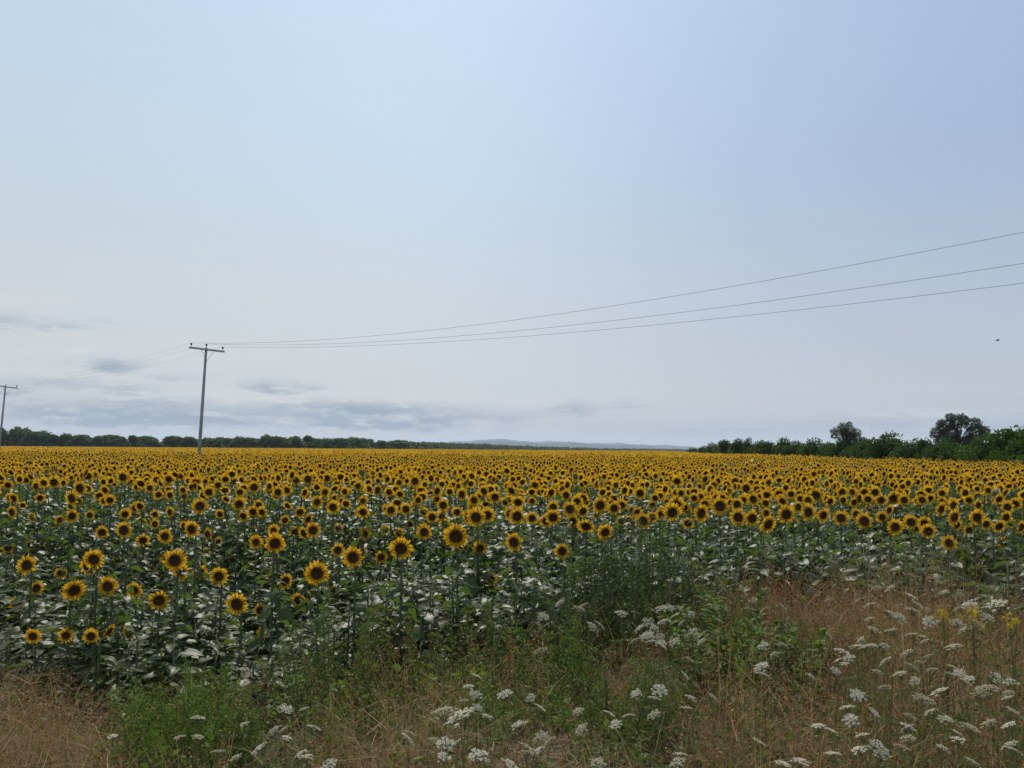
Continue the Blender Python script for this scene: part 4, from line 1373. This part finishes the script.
# left wood edge: trees side by side beyond the field
far_t = []
for i in range(6):
    far_t.append(tm(10, 9, 800 + i, 4200, 0.52, M_tree, trunk_h=-0.25, nblob=34, tr=0.2))
TL = [(0, 427), (60, 434), (120, 435), (180, 437), (230, 437), (300, 437), (330, 437), (345, 437), (362, 438), (376, 441), (400, 441), (430, 443), (470, 444), (520, 446), (600, 448.5), (700, 450)]
px = -60.0
k = 0
WL = {}
while px < 432:
    base = np.interp(px, [t[0] for t in TL], [t[1] for t in TL])
    d = float(np.interp(px, [0, 340, 372, 432], [445, 450, 520, 640]))
    top = base + random.uniform(-0.7, 2.2) + (-1.6 if random.random() < 0.12 else 0)
    if px < 18: top -= 1.0
    p = at(px, top, d)
    hh = p[2]
    wpx = random.uniform(12, 24)
    ww = wpx * d / F * 1.25
    if 5 < px < 18 and 'a' not in WL:
        WL['a'] = 1; lab = 'tall dark tree beside the leaning left pole at the wood edge'
    elif 190 < px < 205 and 'b' not in WL:
        WL['b'] = 1; lab = 'rounded tree right behind the foot of the nearer pole'
    elif 340 < px < 356 and 'c' not in WL:
        WL['c'] = 1; lab = 'last tall tree where the wood edge drops toward the hills'
    else:
        lab = 'dark green tree in the unbroken wood edge beyond the field on the left'
    tree_thing('woodland_tree', (p[0], d + random.uniform(-6, 14)), lab, 'trees of the wood edge on the left', far_t[k % 6], random.uniform(0, 6.28), (ww / 8.0, ww / 8.0, hh / 9.4))
    px += wpx * random.uniform(0.22, 0.34); k += 1

# far wood in the middle: reads as one dark line
fw = []
r_ = np.random.default_rng(5)
blobs = []
for px in np.arange(395, 760, 1.1):
    d = np.interp(px, [395, 430, 600, 760], [620, 760, 1500, 1900]) + r_.uniform(-30, 30)
    top = np.interp(px, [t[0] for t in TL], [t[1] for t in TL]) + r_.uniform(-0.7, 0.9)
    p = at(px, top, d)
    hh = max(p[2], 3.5)
    s = r_.uniform(5, 9)
    blobs.append((p[0], d, hh * .5, s, s, hh * .52))
fo2 = ob('far_wood', mesh_of('far_wood', crown_soup(blobs, 26000, 1.5, 9, 0.6), [M_tree]))
tag(fo2, 'far dark line of woodland below the hills', None, None, 'stuff')

# hills
def hill(name, d, prof, depth, seed):
    r_ = np.random.default_rng(seed)
    pxs = np.linspace(prof[0][0], prof[-1][0], 140)
    rows = np.interp(pxs, [p[0] for p in prof], [p[1] for p in prof])
    V = []
    for px, row in zip(pxs, rows):
        t = at(px, row, d)
        zt = t[2] + d * 0.00055 * (math.sin(px * .11 + seed) + math.sin(px * .27 + 1 + seed) * .6 + math.sin(px * .53 + 2 * seed) * .35)
        for u in np.linspace(0, 1, 9):
            z = zt * math.sin(math.pi * u) ** 1.2 if 0 < u < 1 else 0
            V.append((t[0] * (1 + (u - .5) * depth / d), d + (u - .5) * depth, z - 1.0 + (r_.uniform(-1, 1) * zt * .03)))
    return mesh_of(name, T(V, grid_faces(140, 9), 0), [M_hill])


tag(ob('hills', hill('hills', 7600, [(452, 450), (466, 444), (480, 441.5), (496, 440.5), (512, 442), (540, 443), (575, 443), (610, 444.5), (640, 446), (670, 447.5), (710, 450.5)], 1800, 1)), kind='structure')
tag(ob('hills', hill('hills', 10400, [(355, 449), (375, 443.5), (410, 442), (440, 442.5), (475, 440), (498, 438.8), (525, 441), (560, 441.5), (600, 443), (640, 444), (680, 446), (740, 449)], 2400, 3)), kind='structure')

# ------------------------------------------------------------------ power line
def pole_mesh(h):
    return tube([(0, 0, -0.5), (0, 0, h * .5), (0, 0, h)], [0.125, 0.108, 0.085], 12)


def insulator(seed=0):
    prof = [(0.018, 0.0), (0.018, 0.10), (0.06, 0.11), (0.065, 0.15), (0.045, 0.17), (0.07, 0.19), (0.06, 0.24), (0.03, 0.27), (0.0, 0.275)]
    n = 8; V = []; Fs = []
    for (r, z) in prof:
        for k in range(n):
            V.append((r * math.cos(k * 6.2832 / n), r * math.sin(k * 6.2832 / n), z))
    for i in range(len(prof) - 1):
        for k in range(n):
            a, b = i * n + k, i * n + (k + 1) % n
            Fs += [(a, b, b + n), (a, b + n, a + n)]
    return mesh_of('insulator', T(V, Fs, 0), [M_ins])


INS = insulator()
NLINE = np.array([0.75, -0.66])


def power_pole(px_b, px_t, py_t, d, label, arm_ends, rec):
    base = at(px_b, horizon(px_b) + 2, d)
    topp = at(px_t, py_t, d)
    base[2] = 0.0
    ax = Vector(topp - base)
    h = ax.length
    root = thing('power_pole', (base[0], base[1], 0), label, 'power pole', 'poles of the power line')
    root.rotation_mode = 'QUATERNION'
    root.rotation_quaternion = Vector((0, 0, 1)).rotation_difference(ax)
    bpy.context.view_layer.update()
    inv = root.rotation_quaternion.to_matrix().inverted()
    ob('shaft', mesh_of('shaft', pole_mesh(h), [M_pole]), root)
    e0 = np.array(inv @ Vector(arm_ends[0] - base)); e1 = np.array(inv @ Vector(arm_ends[1] - base))
    # the arm sits against the shaft's side that faces the road
    dv = e1 - e0; L = np.linalg.norm(dv); dv /= L
    up = np.array([0, 0, 1.0]); up -= up @ dv * dv; up /= np.linalg.norm(up)
    sd = np.cross(dv, up)
    Mx = np.stack([dv, sd, up], 1)
    arm = box(0, L, -0.05, 0.05, -0.062, 0.062).xf(Mx, e0 + sd * (0.19 if sd[1] < 0 else -0.19))
    ao = ob('crossarm', mesh_of('crossarm', arm, [M_arm], False), root)
    sh = sd * (0.19 if sd[1] < 0 else -0.19)
    for s in (-1, 1):
        foot = np.array([0, 0, h - 0.95]) + sh * .75
        ob('brace', mesh_of('brace', tube([foot, e0 + dv * (L * .5 + s * L * .2) + sh * 1.35], 0.015, 5), [M_arm]), root)
    pts = []
    for f in (0.05, 0.5, 0.95):
        q = e0 + dv * L * f + sh + up * 0.075
        if f == 0.5:
            q = np.array([0, 0, h]) + np.array([0, 0, 0.0])
        ob('insulator', INS, root, loc=tuple(q))
        pts.append(np.array(root.rotation_quaternion.to_matrix() @ Vector(q + np.array([0, 0, 0.26]))) + base)
    rec.append(pts)
    return root


D1 = 54.0
recs = []
perp = np.array([0.66, 0.75])
# arm ends: screen positions, depths either side of the shaft
p1 = power_pole(198.5, 206.3, 347.5, D1, 'nearer grey pole with a slanting crossarm, standing in the field left of centre', (at(187.5, 347.5, D1 - 1.25), at(222.5, 351.8, D1 + 1.25)), recs)
D2 = 88.0
p2 = power_pole(-1.5, 5.5, 387, D2, 'farther leaning pole cut by the left edge of the photo', (at(-6, 385.5, D2 - 1.3), at(16.5, 388.3, D2 + 1.3)), recs)
far_end = at(-230, 405, 170)


def catenary(a, b, sag, n=40):
    t = np.linspace(0, 1, n)[:, None]
    p = a * (1 - t) + b * t
    p[:, 2] -= (4 * sag * t * (1 - t))[:, 0]
    return p


def wire(idx, ctrl, label):
    """ctrl: (column, row) the cable must pass at the right edge and beyond the frame"""
    a = recs[0][idx]
    # the next pole stands outside the frame on the right: choose the far end so that the hanging cable crosses the given rows
    (q1, r1, d1), (q2, r2, d2) = ctrl
    P1, P2 = at(q1, r1, d1), at(q2, r2, d2)
    # parabola along the straight plan line a -> P2 through P1
    L = np.linalg.norm(P2[:2] - a[:2]); s1 = (P1[:2] - a[:2]) @ (P2[:2] - a[:2]) / L / L
    lin = a[2] * (1 - s1) + P2[2] * s1
    sag = (lin - P1[2]) / (4 * s1 * (1 - s1))
    right = catenary(a, P2, sag, 70)
    b = recs[1][idx]
    left = catenary(b, a, 0.55, 30)
    c = b + (b - a) * 1.0
    more = catenary(c, b, 0.6, 20)
    pts = np.concatenate([more[:-1], left[:-1], right])
    rad = np.concatenate([np.full(len(more) + len(left) - 2, 0.0045), np.full(len(right), 0.0072)])
    o = ob('power_cable', mesh_of('power_cable', tube(pts, rad, 5), [M_wire]))
    tag(o, label, 'cable', 'cables of the power line')


def depth_on_line(idx, px):
    """where the line direction crosses a given column"""
    a = recs[0][idx]; k = (px - 512) / F
    # a + t*n with x = k*y
    t = (k * a[1] - a[0]) / (NLINE[0] - k * NLINE[1])
    return a[1] + t * NLINE[1]


for i, (row_m, row_e, lab) in enumerate([((640, 301), (1024, 232), 'highest of the three thin cables crossing the sky on the right'),
                                         ((640, 317), (1024, 263), 'middle one of the three thin cables crossing the sky on the right'),
                                         ((640, 326), (1024, 283), 'lowest of the three thin cables crossing the sky on the right')]):
    dm = depth_on_line(i, row_m[0]); de = depth_on_line(i, row_e[0] + 20)
    slope = {0: 0.19, 1: 0.145, 2: 0.125}[i]
    wire(i, ((row_m[0], row_m[1], dm), (row_e[0] + 20, row_e[1] - 20 * slope, de)), lab)

# ------------------------------------------------------------------ bird
pb = at(997.5, 340.3, 46)
bird = thing('bird', tuple(pb), 'tiny dark bird flying alone in the sky above the right trees', 'bird')
prof = [(-0.13, 0.008), (-0.09, 0.025), (-0.03, 0.036), (0.03, 0.032), (0.07, 0.02), (0.09, 0.023), (0.115, 0.014), (0.135, 0.003)]
bod = tube([(x_, 0, 0) for x_, _ in prof], [r for _, r in prof], 8)
ob('body', mesh_of('body', bod, [M_bird]), bird)
for s in (-1, 1):
    V = [(0.05, s * .02, .01), (0.06, s * .10, .05), (0.02, s * .21, .045), (-0.04, s * .10, .045), (-0.05, s * .02, .01)]
    V2 = [(a, b, c - 0.006) for a, b, c in V]
    Fw = [(0, 1, 3), (0, 3, 4), (1, 2, 3), (5, 8, 6), (5, 9, 8), (6, 8, 7)]
    for i in range(5):
        j = (i + 1) % 5
        Fw += [(i, i + 5, j + 5), (i, j + 5, j)]
    ob('wing', mesh_of('wing', T(V + V2, Fw, 0), [M_bird]), bird)

# ------------------------------------------------------------------ haze, sun and sky
hz = ob('haze', mesh_of('haze', box(-13000, 13000, -12500, 12500, -3.2, 190, 0), [], False))
hm, nt, out = nmat('haze_air')
pv = nt.nodes.new('ShaderNodeVolumePrincipled')
pv.inputs['Color'].default_value = (0.76, 0.86, 1.0, 1)
pv.inputs['Density'].default_value = 0.00008
pv.inputs['Anisotropy'].default_value = 0.2
nt.links.new(pv.outputs[0], out.inputs['Volume'])
hz.data.materials.append(hm)
tag(hz, kind='stuff')

SUN_EL, SUN_AZ = R(50), R(-9)     # azimuth from straight ahead, negative = left
sd = Vector((math.sin(SUN_AZ) * math.cos(SUN_EL), math.cos(SUN_AZ) * math.cos(SUN_EL), math.sin(SUN_EL)))
sl = bpy.data.lights.new('sun', 'SUN')
sl.energy = 3.7
sl.angle = R(0.6)
sl.color = (1.0, 0.95, 0.87)
so = bpy.data.objects.new('sun', sl)
col.objects.link(so)
so.rotation_euler = sd.to_track_quat('Z', 'Y').to_euler()

w = bpy.data.worlds.new('World')
scene.world = w
w.use_nodes = True
nt = w.node_tree
nt.nodes.clear()
wo = nt.nodes.new('ShaderNodeOutputWorld')
bg = nt.nodes.new('ShaderNodeBackground')
sky = nt.nodes.new('ShaderNodeTexSky')
sky.sky_type = 'NISHITA'
sky.sun_disc = False
sky.sun_elevation = SUN_EL
sky.sun_rotation = SUN_AZ
sky.air_density = 1.0
sky.dust_density = 2.2
sky.ozone_density = 1.0
bg.inputs['Strength'].default_value = 0.1


def mth(op, a, b=None, c=None, clamp=False):
    n = nt.nodes.new('ShaderNodeMath'); n.operation = op; n.use_clamp = clamp
    for i, v in enumerate((a, b, c)):
        if v is None: continue
        if isinstance(v, (int, float)): n.inputs[i].default_value = v
        else: nt.links.new(v, n.inputs[i])
    return n.outputs[0]


def mixc(f, a, b):
    n = nt.nodes.new('ShaderNodeMix'); n.data_type = 'RGBA'
    for i, v in ((0, f), (6, a), (7, b)):
        if isinstance(v, tuple): n.inputs[i].default_value = (*v, 1)
        elif isinstance(v, (int, float)): n.inputs[i].default_value = v
        else: nt.links.new(v, n.inputs[i])
    return n.outputs[2]


def srgb(r, g_, b):
    f = lambda v: (v / 255 / 12.92 if v < 10.3 else ((v / 255 + 0.055) / 1.055) ** 2.4)
    return (f(r) * 10, f(g_) * 10, f(b) * 10)


tc = nt.nodes.new('ShaderNodeTexCoord')
sx = nt.nodes.new('ShaderNodeSeparateXYZ')
nt.links.new(tc.outputs['Generated'], sx.inputs[0])
X_, Y_, Z_ = sx.outputs
yy = mth('MAXIMUM', Y_, 0.08)
u_ = mth('DIVIDE', X_, yy)
v_ = mth('DIVIDE', Z_, yy)
# hazy summer sky: pale and milky low down, bluer up high and away from the sun
el = ramp(nt, [(0.0, srgb(196, 203, 208)), (0.07, srgb(207, 213, 217)), (0.18, srgb(208, 217, 224)), (0.34, srgb(203, 223, 243)), (0.52, srgb(204, 227, 250)), (0.75, srgb(165, 192, 225)), (1.0, srgb(130, 165, 210))])
el2 = ramp(nt, [(0.0, srgb(186, 194, 203)), (0.07, srgb(190, 198, 208)), (0.18, srgb(178, 192, 211)), (0.34, srgb(164, 185, 214)), (0.52, srgb(166, 191, 221)), (0.75, srgb(145, 175, 215)), (1.0, srgb(130, 165, 210))])
el3 = ramp(nt, [(0.0, srgb(194, 201, 206)), (0.07, srgb(206, 212, 214)), (0.18, srgb(204, 213, 218)), (0.34, srgb(197, 214, 230)), (0.52, srgb(190, 213, 238)), (0.75, srgb(150, 180, 218)), (1.0, srgb(130, 165, 210))])
for e_ in (el, el2, el3):
    nt.links.new(mth('MAXIMUM', Z_, 0.0), e_.inputs['Fac'])


def smooth(v, a, b):
    n = nt.nodes.new('ShaderNodeMapRange'); n.interpolation_type = 'SMOOTHSTEP'
    n.inputs['From Min'].default_value = a; n.inputs['From Max'].default_value = b
    nt.links.new(v, n.inputs['Value'])
    return n.outputs['Result']


side = smooth(X_, -0.28, 0.62)
sidel = smooth(mth('MULTIPLY', X_, -1.0), -0.12, 0.55)
base = mixc(sidel, mixc(side, el.outputs['Color'], el2.outputs['Color']), el3.outputs['Color'])
lo = mixc(0.05, base, sky.outputs[0])
# thin low cloud streaks
mp = nt.nodes.new('ShaderNodeMapping'); mp.inputs['Scale'].default_value = (13, 13, 60)
nt.links.new(tc.outputs['Generated'], mp.inputs['Vector'])
n1 = nt.nodes.new('ShaderNodeTexNoise'); n1.inputs['Scale'].default_value = 1.5; n1.inputs['Detail'].default_value = 9; n1.inputs['Roughness'].default_value = 0.68
nt.links.new(mp.outputs[0], n1.inputs['Vector'])
mp2 = nt.nodes.new('ShaderNodeMapping'); mp2.inputs['Scale'].default_value = (3, 3, 16)
nt.links.new(tc.outputs['Generated'], mp2.inputs['Vector'])
n2 = nt.nodes.new('ShaderNodeTexNoise'); n2.inputs['Scale'].default_value = 2.2; n2.inputs['Detail'].default_value = 4
nt.links.new(mp2.outputs[0], n2.inputs['Vector'])
ud = mth('ADD', u_, mth('MULTIPLY_ADD', n2.outputs['Fac'], 0.22, -0.11))
vd = mth('ADD', v_, mth('MULTIPLY_ADD', n1.outputs['Fac'], 0.05, -0.025))


def clouds(lst):
    tot = None
    for (px, py, w_, h_, st) in lst:
        r_ = ray(px, py)
        du = mth('DIVIDE', mth('SUBTRACT', ud, float(r_[0])), w_ / F)
        dv = mth('DIVIDE', mth('SUBTRACT', vd, float(r_[2])), h_ / F)
        gsn = mth('MULTIPLY', mth('EXPONENT', mth('MULTIPLY', mth('ADD', mth('MULTIPLY', du, du), mth('MULTIPLY', dv, dv)), -1.0)), st)
        tot = gsn if tot is None else mth('ADD', tot, gsn)
    brk = mth('MULTIPLY_ADD', n1.outputs['Fac'], 4.6, -1.5, True)
    front = mth('GREATER_THAN', Y_, 0.1)
    return mth('MULTIPLY', mth('MULTIPLY', tot, brk, None, True), front)


dark = clouds([(20, 392, 60, 5, 0.6), (120, 388, 60, 4, 0.5), (330, 405, 60, 5, 0.6), (200, 424, 240, 5, 0.5), (480, 418, 60, 4, 0.5), (75, 325, 30, 4, 0.4), (90, 418, 100, 5, 0.7), (420, 424, 90, 5, 0.6),(5, 324, 30, 8, 0.9), (100, 364, 45, 7, 0.75), (50, 381, 60, 5, 0.5), (180, 378, 30, 4, 0.4), (275, 386, 28, 5, 0.7), (150, 401, 70, 4, 0.5), (60, 408, 120, 7, 0.65), (250, 415, 190, 9, 0.75),
               (400, 412, 70, 8, 0.55), (565, 408, 42, 6, 0.6), (640, 404, 20, 3, 0.4), (-120, 400, 90, 20, 0.7), (930, 425, 120, 7, 0.45), (720, 430, 130, 7, 0.35), (1150, 418, 120, 14, 0.6)])
light = clouds([(60, 352, 70, 7, 0.5), (120, 380, 80, 4, 0.6), (300, 420, 120, 4, 0.5), (40, 400, 60, 4, 0.5), (440, 404, 60, 4, 0.4), (30, 330, 40, 5, 0.5),(10, 300, 60, 14, 0.5), (90, 374, 90, 6, 0.5), (220, 395, 150, 8, 0.45), (330, 400, 120, 7, 0.4), (940, 412, 90, 4, 0.5), (560, 400, 60, 5, 0.4), (180, 352, 120, 18, 0.3)])
c1 = mixc(mth('MULTIPLY', light, 0.8, None, True), lo, srgb(222, 223, 223))
c2 = mixc(mth('MULTIPLY', dark, 1.1, None, True), c1, srgb(148, 164, 182))
nt.links.new(c2, bg.inputs['Color'])
nt.links.new(bg.outputs[0], wo.inputs['Surface'])

scene.view_settings.view_transform = 'Standard'
scene.view_settings.look = 'None'
scene.view_settings.exposure = 0.0
scene.view_settings.gamma = 1.0
scene.cycles.max_bounces = 6
scene.cycles.transparent_max_bounces = 4
scene.cycles.volume_bounces = 1
scene.cycles.use_denoising = True
